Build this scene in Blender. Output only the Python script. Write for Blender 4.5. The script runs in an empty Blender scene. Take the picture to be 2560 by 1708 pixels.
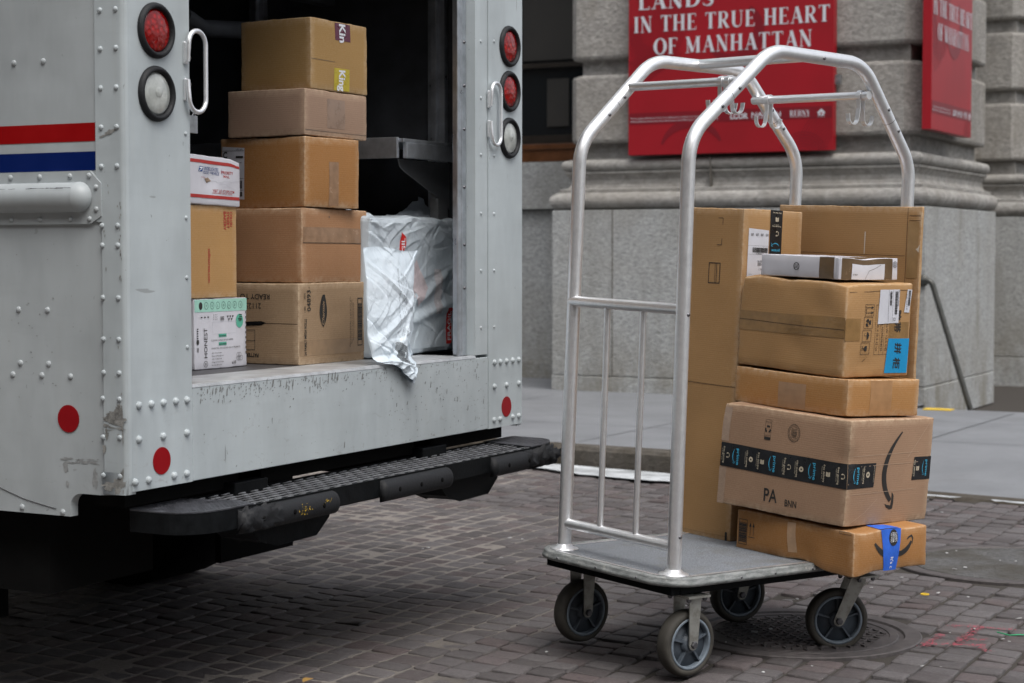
import bpy, bmesh, math, random
from mathutils import Vector, Matrix, noise
from mathutils.geometry import tessellate_polygon
R = math.radians
PI = math.pi
random.seed(7)
scene = bpy.context.scene
COL = scene.collection

# ------------------------------------------------------------------ camera, world, sun, exposure
cam_d = bpy.data.cameras.new('camera'); cam = bpy.data.objects.new('camera', cam_d); COL.objects.link(cam)
cam.location = (0, 0, 1.27)
cam.rotation_euler = (R(90) - math.atan(220/4560), 0, R(27.9))
cam_d.sensor_width = 36; cam_d.lens = 36*4560/2560
cam_d.clip_end = 500; cam_d.clip_start = 0.1
cam_d.dof.use_dof = True; cam_d.dof.focus_distance = 5.55; cam_d.dof.aperture_fstop = 5.0
scene.camera = cam

world = bpy.data.worlds.new('World'); scene.world = world; world.use_nodes = True
wn = world.node_tree; wn.nodes.clear()
sky = wn.nodes.new('ShaderNodeTexSky'); sky.sky_type = 'NISHITA'; sky.sun_disc = False
sky.sun_elevation = R(62); sky.sun_rotation = R(130); sky.air_density = 1.0; sky.dust_density = 5.0; sky.ozone_density = 1.0
bg = wn.nodes.new('ShaderNodeBackground'); bg.inputs[1].default_value = 0.15
wo = wn.nodes.new('ShaderNodeOutputWorld')
hsv = wn.nodes.new('ShaderNodeHueSaturation'); hsv.inputs['Saturation'].default_value = .38   # milky overcast
wn.links.new(sky.outputs[0], hsv.inputs['Color']); wn.links.new(hsv.outputs[0], bg.inputs[0]); wn.links.new(bg.outputs[0], wo.inputs[0])
sun_d = bpy.data.lights.new('sun', 'SUN'); sun = bpy.data.objects.new('sun', sun_d); COL.objects.link(sun)
sun_d.energy = 1.0; sun_d.angle = R(50); sun_d.color = (1.0, 0.985, 0.97)
sdir = Vector((math.sin(R(130))*math.cos(R(62)), math.cos(R(130))*math.cos(R(62)), math.sin(R(62))))
sun.rotation_euler = sdir.to_track_quat('Z', 'Y').to_euler()
scene.view_settings.view_transform = 'Standard'; scene.view_settings.look = 'None'
scene.view_settings.exposure = 0.45; scene.view_settings.gamma = 1.0
scene.render.resolution_x = 1024; scene.render.resolution_y = 683

# ------------------------------------------------------------------ node materials
class NT:
    def __init__(s, name):
        s.m = bpy.data.materials.new(name); s.m.use_nodes = True; s.t = s.m.node_tree
        s.b = s.t.nodes['Principled BSDF']
        s.tc = s.t.nodes.new('ShaderNodeTexCoord')
    def n(s, typ, **k):
        x = s.t.nodes.new(typ)
        for a, v in k.items(): setattr(x, a, v)
        return x
    def l(s, a, b): s.t.links.new(a, b)
    def coord(s, scale=(1, 1, 1), rot=(0, 0, 0), kind='Object'):
        mp = s.n('ShaderNodeMapping'); mp.inputs['Scale'].default_value = scale; mp.inputs['Rotation'].default_value = rot
        s.l(s.tc.outputs[kind], mp.inputs[0]); return mp.outputs[0]
    def noise(s, scale, detail=4, rough=.6, vec=None, dist=0):
        x = s.n('ShaderNodeTexNoise'); x.inputs['Scale'].default_value = scale; x.inputs['Detail'].default_value = detail
        x.inputs['Roughness'].default_value = rough; x.inputs['Distortion'].default_value = dist
        s.l(vec if vec is not None else s.coord(), x.inputs['Vector']); return x.outputs['Fac']
    def ramp(s, f, a, b, ca=0., cb=1.):
        x = s.n('ShaderNodeMapRange'); x.inputs[1].default_value = a; x.inputs[2].default_value = b
        x.inputs[3].default_value = ca; x.inputs[4].default_value = cb; s.l(f, x.inputs[0]); return x.outputs[0]
    def mix(s, f, a, b, mode='MIX'):
        x = s.n('ShaderNodeMix', data_type='RGBA', blend_type=mode)
        for i, v in ((0, f), (6, a), (7, b)):
            if isinstance(v, (int, float)): x.inputs[i].default_value = v
            elif isinstance(v, tuple): x.inputs[i].default_value = (*v, 1)
            else: s.l(v, x.inputs[i])
        return x.outputs[2]
    def math(s, op, a, b=0.):
        x = s.n('ShaderNodeMath', operation=op)
        for i, v in ((0, a), (1, b)):
            if isinstance(v, (int, float)): x.inputs[i].default_value = v
            else: s.l(v, x.inputs[i])
        return x.outputs[0]
    def attr(s, name):
        x = s.n('ShaderNodeAttribute', attribute_name=name); return x.outputs['Fac']
    def sep(s, kind='Object'):
        x = s.n('ShaderNodeSeparateXYZ'); s.l(s.tc.outputs[kind], x.inputs[0]); return x.outputs
    def bump(s, h, strength=.3, dist=.01):
        x = s.n('ShaderNodeBump'); x.inputs['Strength'].default_value = strength; x.inputs['Distance'].default_value = dist
        s.l(h, x.inputs['Height']); s.l(x.outputs[0], s.b.inputs['Normal'])
    def set(s, **k):
        for a, v in k.items():
            i = s.b.inputs[a.replace('_', ' ')]
            if isinstance(v, (int, float)): i.default_value = v
            elif isinstance(v, tuple): i.default_value = (*v, 1)
            else: s.l(v, i)
        return s.m

def simple(name, col, rough=.5, metal=0, var=.12, scale=30, bump=0., coat=0):
    t = NT(name)
    f = t.noise(scale); c = t.mix(t.ramp(f, .3, .7), tuple(x*(1-var) for x in col), tuple(min(1, x*(1+var)) for x in col))
    if bump: t.bump(t.noise(scale*4), bump, .004)
    r = t.ramp(f, .3, .7, max(0, rough-.07), min(1, rough+.07))
    t.set(Base_Color=c, Roughness=r, Metallic=float(metal), Coat_Weight=float(coat)); return t.m

def cardboard(name, col, dirt=.5, lines=1.0):
    t = NT(name)
    big = t.noise(2.6, 3, .5); fine = t.noise(260, 3, .7); mid = t.noise(16, 4, .6)
    c = t.mix(t.ramp(big, .3, .7), tuple(x*.87 for x in col), tuple(x*1.08 for x in col))
    c = t.mix(t.ramp(mid, .5, .8, 0, .25*dirt), c, tuple(x*.6 for x in col))
    c = t.mix(t.ramp(fine, .35, .75, 0, .16), c, (.62, .48, .33))
    w = t.n('ShaderNodeTexWave', wave_type='BANDS', bands_direction='Z'); w.inputs['Scale'].default_value = 46
    w.inputs['Distortion'].default_value = 1.2; w.inputs['Detail'].default_value = 2; w.inputs['Detail Scale'].default_value = .4
    t.l(t.coord(), w.inputs['Vector'])
    c = t.mix(t.math('MULTIPLY', w.outputs['Fac'], .05*lines), c, tuple(x*.7 for x in col))
    scr = t.noise(9, 5, .7, t.coord((1, 1, 7)), .4)
    c = t.mix(t.ramp(scr, .66, .74, 0, .35*dirt), c, tuple(min(1, x*1.45) for x in col))
    wear = t.math('MULTIPLY', t.attr('wear'), t.ramp(t.noise(60, 4), .3, .6))
    c = t.mix(wear, c, (.60, .47, .33))
    h = t.math('ADD', t.math('MULTIPLY', w.outputs['Fac'], .25), t.math('MULTIPLY', t.noise(22, 4), .9))
    t.bump(h, .35, .0016)
    t.set(Base_Color=c, Roughness=.8, Specular_IOR_Level=.12); return t.m

def paint_panel(name, col=(.485, .54, .562), chips=1.0, zlo=.65):
    """dirty white vehicle paint with rub marks, scratches and bare metal chips low down"""
    t = NT(name); X, Y, Z = t.sep()
    grime = t.noise(3.2, 5, .6, t.coord((1, 1, .35)))
    c = t.mix(t.ramp(grime, .40, .68), col, tuple(x*.72 for x in col))
    hz = t.noise(5, 6, .75, t.coord((.25, .25, 2.2))); c = t.mix(t.ramp(hz, .5, .75, 0, .30), c, tuple(x*.70 for x in col))
    c = t.mix(t.ramp(t.noise(1.1, 2), .3, .7, 0, .35), c, (.43, .465, .465))
    streak = t.noise(60, 3, .6, t.coord((1, 1, .04)))
    c = t.mix(t.ramp(streak, .55, .8, 0, .28), c, (.42, .44, .43))
    spk = t.noise(95, 3, .5, t.coord((1, 1, .45), (0, R(25), 0)), .8)
    c = t.mix(t.ramp(spk, .735, .75, 0, .7*chips), c, (.14, .15, .15))
    scr = t.noise(26, 2, .5, t.coord((1, .8, .14), (R(18), R(12), 0)), .3)
    c = t.mix(t.ramp(scr, .735, .75, 0, .75*chips), c, (.20, .21, .21))
    scr2 = t.noise(34, 2, .5, t.coord((.6, .12, 1), (R(-24), R(8), 0)), .3)
    c = t.mix(t.ramp(scr2, .75, .76, 0, .6*chips), c, (.22, .23, .23))
    low = t.ramp(Z, zlo+.30, zlo, 0, 1)
    scuff = t.noise(18, 5, .7, t.coord((1, 1, 2.0)), 1.2)
    m = t.math('MULTIPLY', t.ramp(scuff, .60, .66), low)
    c = t.mix(t.math('MULTIPLY', m, .5*chips), c, (.30, .31, .31))
    t.bump(t.noise(2.2, 3), .35, .03)
    t.set(Base_Color=c, Roughness=t.ramp(grime, .3, .7, .34, .52), Specular_IOR_Level=.45); return t.m

def stone(name, col, rough=.9, sc=1.0, bump=.7):
    t = NT(name)
    a = t.noise(26*sc, 6, .72, t.coord((1, 1, 1.7), (0, R(28), 0)), .6); b = t.noise(9*sc, 4, .65); g = t.noise(1.6, 3, .6)
    c = t.mix(t.ramp(a, .36, .66), tuple(x*.60 for x in col), tuple(x*1.24 for x in col))
    c = t.mix(t.ramp(b, .4, .75, 0, .45), c, tuple(x*.72 for x in col))
    c = t.mix(t.ramp(g, .42, .75, 0, .5), c, (col[0]*.7, col[1]*.66, col[2]*.6))
    st = t.noise(3.5, 4, .6, t.coord((1, 1, .25)))
    c = t.mix(t.ramp(st, .60, .78, 0, .55), c, (col[0]*.5, col[1]*.46, col[2]*.38))
    Z = t.sep()[2]; bn = t.math('MULTIPLY', t.ramp(Z, .75, .15), t.ramp(t.noise(3.2, 5, .7, t.coord((1, 1, .5))), .42, .6))
    c = t.mix(t.math('MULTIPLY', bn, .6), c, (col[0]*.42, col[1]*.36, col[2]*.26))
    sk = t.noise(2.4, 4, .65, t.coord((1, 1, .12)), .3); c = t.mix(t.ramp(sk, .52, .68, 0, .4), c, (col[0]*.5, col[1]*.48, col[2]*.44))
    t.bump(t.math('ADD', a, b), bump, .02)
    t.set(Base_Color=c, Roughness=rough, Specular_IOR_Level=.2); return t.m

M = {}
M['alu'] = (lambda t: (t.bump(t.noise(9, 3, .6, t.coord((1, 1, 1))), .05, .002), t.set(
    Base_Color=t.mix(t.ramp(t.noise(40, 5, .7), .4, .75), (.90, .91, .92), (.80, .81, .83)), Metallic=.82,
    Roughness=t.ramp(t.noise(55, 4, .6), .3, .75, .34, .44)))[1])(NT('brushed_aluminium'))
M['alu_dull'] = simple('dull_aluminium', (.42, .43, .44), .45, 1, .25, 40)
M['zinc'] = (lambda t: t.set(Base_Color=t.mix(t.ramp(t.noise(30, 5), .45, .75), (.40, .40, .37), (.20, .19, .16)), Metallic=.75, Roughness=.5))(NT('zinc_plate'))
M['steel_dark'] = simple('dark_steel', (.05, .052, .055), .5, .4, .3, 25, .2)
M['bolt'] = simple('bolt_steel', (.16, .16, .17), .4, .9, .3, 60)
M['black'] = simple('black_frame_paint', (.008, .009, .010), .45, 0, .3, 30, .2)
M['under'] = simple('undercarriage_black', (.006, .006, .006), .95, 0, .3, 12, .3)  # near-black for underside parts, also the fill of painted holes
M['under'].node_tree.nodes['Principled BSDF'].inputs['Specular IOR Level'].default_value = .1
def lowspec(m, v=.18):
    m.node_tree.nodes['Principled BSDF'].inputs['Specular IOR Level'].default_value = v; return m
lowspec(M['black'], .06)
M['rubber'] = simple('black_rubber', (.014, .015, .017), .6, 0, .3, 40, .3)
lowspec(M['rubber'], .3)
M['tread'] = simple('worn_wheel_rubber', (.050, .046, .038), .75, 0, .25, 18, .25)
M['wheelgrey'] = simple('grey_wheel_core', (.070, .086, .105), .55, 0, .2, 25, .1)
M['wheelrim'] = simple('light_grey_wheel_ring', (.16, .195, .23), .5, 0, .2, 40, .1)
M['white_paint'] = paint_panel('white_truck_paint')
M['side_paint_shaded'] = paint_panel('white_paint_shaded_side', (.43, .468, .483), .7, .57)  # same white paint, darkened in colour because the side catches less light
M['rivet'] = simple('painted_rivet', (.55, .59, .60), .38, 0, .15, 30)
M['red_stripe'] = simple('red_vinyl_stripe', (.29, .003, .004), .35, 0, .08, 8)
M['blue_stripe'] = simple('blue_vinyl_stripe', (.002, .013, .105), .35, 0, .08, 8)
M['red_dot'] = simple('red_reflector', (.27, .004, .008), .35, 0, .05, 20)
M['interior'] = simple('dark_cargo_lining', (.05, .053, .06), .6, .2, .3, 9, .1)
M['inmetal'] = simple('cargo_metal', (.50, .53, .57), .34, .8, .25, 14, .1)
M['ink'] = simple('black_ink', (.022, .020, .018), .6, 0, .2, 80)
M['greyink'] = simple('grey_ink', (.10, .085, .07), .7, 0, .2, 80)
M['redink'] = simple('red_ink', (.42, .035, .03), .6, 0, .15, 80)
M['blueink'] = simple('blue_ink', (.02, .075, .26), .6, 0, .15, 80)
M['primeblue'] = simple('light_blue_ink', (.055, .40, .62), .5, 0, .1, 80)
M['tan'] = simple('tan_ink', (.50, .44, .33), .6, 0, .1, 80)
M['white_ink'] = simple('white_ink', (.74, .76, .80), .6, 0, .06, 30)
M['signwhite'] = simple('white_sign_letter', (.58, .60, .64), .6, 0, .06, 10)
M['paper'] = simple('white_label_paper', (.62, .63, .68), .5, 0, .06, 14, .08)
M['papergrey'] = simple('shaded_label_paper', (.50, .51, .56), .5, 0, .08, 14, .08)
M['mint'] = simple('mint_green_print', (.33, .60, .50), .5, 0, .08, 30)
M['green'] = simple('green_print', (.10, .42, .30), .5, 0, .08, 30)
M['whitebox'] = simple('white_carton', (.60, .60, .645), .5, 0, .07, 8, .08)
M['tapeblack'] = simple('black_printed_tape', (.013, .014, .016), .32, 0, .2, 30, .15)
M['tapebrown'] = simple('glossy_brown_tape', (.13, .085, .045), .22, 0, .15, 22, .1)
M['tapetan'] = simple('tan_packing_tape', (.27, .155, .055), .36, 0, .14, 26, .12)
M['tapeclear'] = simple('clear_tape_over_card', (.285, .175, .105), .22, 0, .16, 26, .12)
M['tapeblue'] = simple('blue_masking_tape', (.025, .13, .62), .5, 0, .15, 30, .2)
M['bluesticker'] = simple('blue_sticker', (.004, .27, .56), .55, 0, .04, 8)
M['purpletape'] = simple('plum_tape', (.11, .018, .045), .3, 0, .1, 30)
M['yellowtape'] = simple('yellow_tape', (.47, .37, .035), .3, 0, .1, 30)
M['redlabel'] = simple('red_label', (.52, .02, .018), .45, 0, .08, 30)
M['yellow'] = simple('yellow_paint', (.72, .48, .03), .7, 0, .2, 16)
M['handrail'] = simple('dark_bronze_rail', (.075, .075, .068), .42, .5, .2, 20)
M['woodsill'] = simple('brown_varnished_wood', (.10, .035, .009), .35, 0, .3, 12, .1)
M['pinkpaint'] = simple('pink_marking_spray', (.34, .06, .085), .85, 0, .4, 40)
M['litterwhite'] = simple('white_litter', (.5, .5, .5), .7, 0, .1, 30)
M['greenplastic'] = simple('green_twist_tie', (.01, .35, .14), .4, 0, .1, 30)

for _k in ('red_stripe', 'blue_stripe', 'red_dot'): lowspec(M[_k], .2)
def lens(name, col):
    t = NT(name)
    v = t.n('ShaderNodeTexVoronoi'); v.inputs['Scale'].default_value = 62; t.l(t.coord(), v.inputs['Vector'])
    c = t.mix(t.ramp(v.outputs['Distance'], .05, .5), col, tuple(x*.45 for x in col))
    t.bump(v.outputs['Distance'], .5, .004)
    t.set(Base_Color=c, Roughness=.15, Coat_Weight=.5, Specular_IOR_Level=.3); return t.m
M['lensred'] = lens('red_lamp_lens', (.46, .004, .003))
M['lensclear'] = (lambda t: (t.bump(t.n('ShaderNodeTexWave').outputs['Fac'], 0, .001), t.set(
    Base_Color=t.mix(t.ramp(t.noise(26, 3), .4, .7), (.36, .38, .36), (.55, .57, .54)), Roughness=.1, Coat_Weight=1.0))[1])(NT('clear_lamp_lens'))

# the pier stone, plinth stone and concrete
M['granite'] = stone('rusticated_granite', (.37, .355, .33))
M['plinth'] = stone('plinth_granite', (.42, .43, .425), .85, 1.2, .6)
M['moulding'] = stone('moulded_limestone', (.345, .335, .315), .85, .5, .3)
def sidewalk_mat():
    t = NT('concrete_pavement')
    c = t.mix(t.ramp(t.noise(2.2, 4), .35, .7), (.205, .214, .226), (.165, .173, .183))
    c = t.mix(t.ramp(t.noise(160, 3), .5, .8, 0, .5), c, (.13, .135, .145))
    sp = t.noise(11, 3, .6); c = t.mix(t.ramp(sp, .70, .73, 0, .45), c, (.09, .09, .09))
    c = t.mix(t.ramp(t.noise(.9, 5, .7, None, 1.0), .5, .72, 0, .4), c, (.12, .122, .125)); c = t.mix(t.ramp(t.noise(7, 4, .7, t.coord((1, .5, 1))), .6, .75, 0, .25), c, (.27, .275, .28))
    t.bump(t.noise(120, 3), .2, .004); t.set(Base_Color=c, Roughness=.8, Specular_IOR_Level=.3); return t.m
M['concrete'] = sidewalk_mat()
M['joint'] = simple('dark_joint', (.12, .125, .13), .9, 0, .2, 20)
M['curb'] = stone('granite_kerb', (.105, .095, .082), .85, .8, .5)
def paver_mat():
    t = NT('stone_pavers')
    a = t.attr('tone')
    c = t.mix(a, (.088, .078, .076), (.170, .157, .157))
    c = t.mix(t.ramp(t.attr('hue'), .55, 1, 0, .55), c, (.150, .103, .098))
    c = t.mix(t.ramp(t.noise(110, 5, .75), .35, .7, 0, .65), c, (.052, .047, .049))
    c = t.mix(t.ramp(t.noise(8, 4), .45, .8, 0, .4), c, (.16, .15, .15))
    sp = t.noise(75, 2, .5, None, .3); c = t.mix(t.ramp(sp, .765, .775, 0, .8), c, (.42, .41, .40))
    sl = t.noise(230, 4, .7, t.coord((1, .5, 1)))
    t.bump(t.math('ADD', t.math('MULTIPLY', sl, 1.4), t.noise(34, 5, .7)), .8, .006)
    t.set(Base_Color=c, Roughness=t.ramp(t.noise(20, 3), .3, .7, .5, .75), Specular_IOR_Level=.4); return t.m
M['paver'] = paver_mat()
def mortar_mat():
    t = NT('road_mortar'); X, Y, Z = t.sep()
    g = t.noise(120, 4, .7); m = t.attr('tone')
    c = t.mix(t.ramp(g, .3, .7), (.19, .172, .155), (.30, .275, .25))
    c = t.mix(t.math('MULTIPLY', m, .85), c, (.030, .027, .024))
    t.bump(g, .6, .006); t.set(Base_Color=c, Roughness=.95, Specular_IOR_Level=.1); return t.m
M['mortar'] = mortar_mat()
M['iron'] = simple('worn_cast_iron', (.085, .076, .075), .65, .2, .35, 30, .4)
def carpet():
    t = NT('grey_deck_carpet')
    f = t.noise(240, 4, .8); c = t.mix(t.ramp(f, .35, .68), (.10, .11, .125), (.30, .32, .345))
    c = t.mix(t.ramp(t.noise(6, 4), .5, .72, 0, .5), c, (.13, .12, .10))
    t.bump(f, .5, .003); t.set(Base_Color=c, Roughness=.95, Specular_IOR_Level=.1); return t.m
M['carpet'] = carpet()
def bumperband():
    t = NT('scuffed_vinyl_bumper'); f = t.noise(24, 5, .7, t.coord((1, 1, 3)))
    c = t.mix(t.ramp(f, .35, .65), (.115, .125, .125), (.30, .315, .31)); c = t.mix(t.ramp(t.noise(50, 4), .6, .72, 0, .7), c, (.42, .42, .39))
    t.bump(f, .4, .004); t.set(Base_Color=c, Roughness=.6); return t.m
M['band'] = bumperband()
def poly(name='pale_blue_grey_poly_film', k=.80):
    t = NT(name); X, Y, Z = t.sep()
    c = t.mix(t.ramp(t.noise(5, 3), .3, .7), (.68*k, .755*k, .815*k), (.58*k, .665*k, .73*k))
    c = t.mix(t.ramp(t.noise(22, 4, .6), .6, .8, 0, .25), c, (.75, .78, .80))
    a = t.noise(8, 3, .55, None, .9); b = t.noise(30, 4, .6, t.coord((1, 1, .5), (R(35), 0, 0)), 1.3)
    rd = t.math('ABSOLUTE', t.math('SUBTRACT', a, .5)); rb = t.math('ABSOLUTE', t.math('SUBTRACT', b, .5))
    t.bump(t.math('ADD', t.math('MULTIPLY', rd, 2.), t.math('MULTIPLY', rb, .8)), .25, .006)
    t.set(Base_Color=c, Roughness=.36, Coat_Weight=.15); return t.m
M['poly'] = poly(); M['poly2'] = poly('white_poly_film', 1.02)
def glass_dark():
    t = NT('dark_window_glass')
    t.set(Base_Color=(.010, .013, .015), Roughness=.08, Specular_IOR_Level=.6); return t.m
M['glass'] = glass_dark()
M['glassdim'] = simple('dim_room_behind', (.028, .026, .022), .6, 0, .2, 3)
M['brownframe'] = simple('dark_frame', (.020, .015, .010), .4, 0, .2, 10)
def signred(name, k=1.):
    t = NT(name); c = t.mix(t.ramp(t.noise(1.8, 2), .3, .7), (.33*k, .006, .014), (.27*k, .006, .012)); t.set(Base_Color=c, Roughness=.42); return t.m
M['sign'] = signred('red_sign_panel'); M['signdark'] = signred('dark_red_pattern', .62); M['signglossy'] = signred('red_sign_side')
M['doorgreen'] = simple('dark_green_door', (.012, .05, .035), .4, 0, .2, 6)

# ------------------------------------------------------------------ mesh building
class MB:
    def __init__(s): s.v = []; s.f = []; s.sm = []; s.mi = []; s.cur = 0; s.attrs = {}
    def add(s, vs, fs, smooth=False):
        o = len(s.v); s.v += [tuple(v) for v in vs]
        for f in fs: s.f.append(tuple(i+o for i in f)); s.sm.append(smooth); s.mi.append(s.cur)
    def box(s, a, b, mat=None):
        (x0, y0, z0), (x1, y1, z1) = a, b
        vs = [(x0,y0,z0),(x1,y0,z0),(x1,y1,z0),(x0,y1,z0),(x0,y0,z1),(x1,y0,z1),(x1,y1,z1),(x0,y1,z1)]
        if mat is not None: vs = [mat @ Vector(v) for v in vs]
        s.add(vs, [(0,3,2,1),(4,5,6,7),(0,1,5,4),(1,2,6,5),(2,3,7,6),(3,0,4,7)])
    def prism(s, pts, axis, a, b):
        """2D outline pts extruded along axis (0,1,2) from a to b"""
        def P(p, h):
            q = list(p); q.insert(axis, h); return tuple(q)
        n = len(pts); vs = [P(p, a) for p in pts] + [P(p, b) for p in pts]
        fs = [(i, (i+1) % n, n+(i+1) % n, n+i) for i in range(n)]
        tri = tessellate_polygon([[Vector((p[0], p[1], 0)) for p in pts]])
        fs += [tuple(t) for t in tri] + [tuple(n+i for i in reversed(t)) for t in tri]
        s.add(vs, fs)
    def tube(s, pts, r, seg=14, cap=True, closed=False, flat=None):
        pts = [Vector(p) for p in pts]; n = len(pts); vs = []; fs = []
        up = None; rr = r if isinstance(r, (list, tuple)) else [r]*n
        for i, p in enumerate(pts):
            if closed: d = pts[(i+1) % n]-pts[i-1]
            else: d = (pts[min(i+1, n-1)]-pts[max(i-1, 0)])
            d.normalize()
            if up is None: up = d.orthogonal().normalized()
            up = (up - d*up.dot(d)).normalized(); w = d.cross(up)
            for k in range(seg):
                a = 2*PI*k/seg
                if flat: q = p+up*math.cos(a)*rr[i]*flat[0]+w*math.sin(a)*rr[i]*flat[1]
                else: q = p+up*math.cos(a)*rr[i]+w*math.sin(a)*rr[i]
                vs.append(q)
        m = n if closed else n-1
        for i in range(m):
            j = (i+1) % n
            for k in range(seg):
                k2 = (k+1) % seg; fs.append((i*seg+k, i*seg+k2, j*seg+k2, j*seg+k))
        s.add(vs, fs, True)
        if cap and not closed:
            s.add(vs[:seg], [tuple(reversed(range(seg)))]); s.add(vs[-seg:], [tuple(range(seg))])
    def strap(s, pts, wdir, w, th):
        """flat bar bent along pts; wdir its width direction"""
        pts = [Vector(p) for p in pts]; wd = Vector(wdir).normalized(); vs = []; fs = []; n = len(pts)
        for i, p in enumerate(pts):
            d = (pts[min(i+1, n-1)]-pts[max(i-1, 0)]).normalized(); nn = d.cross(wd).normalized()
            vs += [p+wd*w/2+nn*th/2, p-wd*w/2+nn*th/2, p-wd*w/2-nn*th/2, p+wd*w/2-nn*th/2]
        for i in range(n-1):
            for k in range(4): fs.append((i*4+k, i*4+(k+1) % 4, i*4+4+(k+1) % 4, i*4+4+k))
        fs += [(3, 2, 1, 0), tuple(range(4*n-4, 4*n))]; s.add(vs, fs)
    def lathe(s, prof, mat, seg=24, smooth=True):
        """prof: (radius, height) revolved round local Z then moved by mat"""
        vs = []; fs = []; n = len(prof)
        for r, h in prof:
            for k in range(seg):
                a = 2*PI*k/seg; vs.append(mat @ Vector((r*math.cos(a), r*math.sin(a), h)))
        for i in range(n-1):
            for k in range(seg):
                k2 = (k+1) % seg; fs.append((i*seg+k, i*seg+k2, (i+1)*seg+k2, (i+1)*seg+k))
        s.add(vs, fs, smooth)
        if prof[0][0] > 1e-5: s.add(vs[:seg], [tuple(reversed(range(seg)))])
        if prof[-1][0] > 1e-5: s.add(vs[-seg:], [tuple(range(seg))])
    def grid(s, fn, nu, nv, smooth=True):
        vs = [fn(i/nu, j/nv) for j in range(nv+1) for i in range(nu+1)]
        fs = [(j*(nu+1)+i, j*(nu+1)+i+1, (j+1)*(nu+1)+i+1, (j+1)*(nu+1)+i) for j in range(nv) for i in range(nu)]
        s.add(vs, fs, smooth)
    def build(s, name, mats, parent=None, bevel=0., seg=2, fixn=False, autosmooth=True):
        me = bpy.data.meshes.new(name); me.from_pydata(s.v, [], s.f)
        for m in (mats if isinstance(mats, (list, tuple)) else [mats]): me.materials.append(m)
        me.polygons.foreach_set('use_smooth', s.sm); me.polygons.foreach_set('material_index', s.mi)
        for k, vals in s.attrs.items():
            a = me.attributes.new(k, 'FLOAT', 'POINT'); a.data.foreach_set('value', vals)
        if fixn:
            bm = bmesh.new(); bm.from_mesh(me); bmesh.ops.recalc_face_normals(bm, faces=bm.faces); bm.to_mesh(me); bm.free()
        me.update()
        o = bpy.data.objects.new(name, me); COL.objects.link(o)
        if parent: o.parent = parent
        if bevel:
            b = o.modifiers.new('bevel', 'BEVEL'); b.width = bevel; b.segments = seg; b.limit_method = 'ANGLE'; b.angle_limit = R(40); b.harden_normals = False
        return o

def tag(o, label=None, cat=None, group=None, kind=None):
    if label: o['label'] = label
    if cat: o['category'] = cat
    if group: o['group'] = group
    if kind: o['kind'] = kind
    return o
def empty(name, mat=None, label=None, cat=None, group=None):
    o = bpy.data.objects.new(name, None); o.empty_display_size = .1; COL.objects.link(o)
    if mat is not None: o.matrix_world = mat
    return tag(o, label, cat, group)
def fillet(pts, rad, n=8):
    pts = [Vector(p) for p in pts]; out = [pts[0]]
    for i in range(1, len(pts)-1):
        r = rad[i-1] if isinstance(rad, (list, tuple)) else rad
        a = (pts[i-1]-pts[i]).normalized(); b = (pts[i+1]-pts[i]).normalized()
        ang = a.angle(b); d = r/math.tan(ang/2)
        d = min(d, .49*(pts[i-1]-pts[i]).length, .49*(pts[i+1]-pts[i]).length); r2 = d*math.tan(ang/2)
        c = pts[i]+(a+b).normalized()*(r2/math.sin(ang/2)); p0 = pts[i]+a*d-c; p1 = pts[i]+b*d-c
        th = p0.angle(p1)
        for k in range(n+1):
            t = k/n; out.append(c+(p0*math.sin((1-t)*th)+p1*math.sin(t*th))/math.sin(th) if th > 1e-4 else pts[i])
    out.append(pts[-1]); return out
def MAT(loc, z=None, x=None):
    """frame at loc whose local Z points along z"""
    m = Vector(z).to_track_quat('Z', 'Y').to_matrix().to_4x4() if z is not None else Matrix.Identity(4)
    return Matrix.Translation(Vector(loc)) @ m

# ------------------------------------------------------------------ flat printing on faces
class Face:
    def __init__(s, o, u, v, n, warp=None):
        s.o, s.u, s.v, s.n = Vector(o), Vector(u), Vector(v), Vector(n); s.w = warp
    def P(s, a, b, lift=.0):
        p = s.o+s.u*a+s.v*b
        if s.w: p = s.w(p)
        return p+s.n*lift
_tc = {}
def text2d(body, bold=0., shear=0.):
    k = (body, bold, shear)
    if k not in _tc:
        cu = bpy.data.curves.new('t', 'FONT'); cu.body = body; cu.size = 1; cu.offset = bold; cu.shear = shear; cu.resolution_u = 3
        ob = bpy.data.objects.new('t', cu); me = bpy.data.meshes.new_from_object(ob)
        vs = [(v.co.x, v.co.y) for v in me.vertices]; fs = [tuple(p.vertices) for p in me.polygons]
        bpy.data.objects.remove(ob); bpy.data.meshes.remove(me); bpy.data.curves.remove(cu)
        _tc[k] = (vs, fs)
    return _tc[k]
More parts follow.
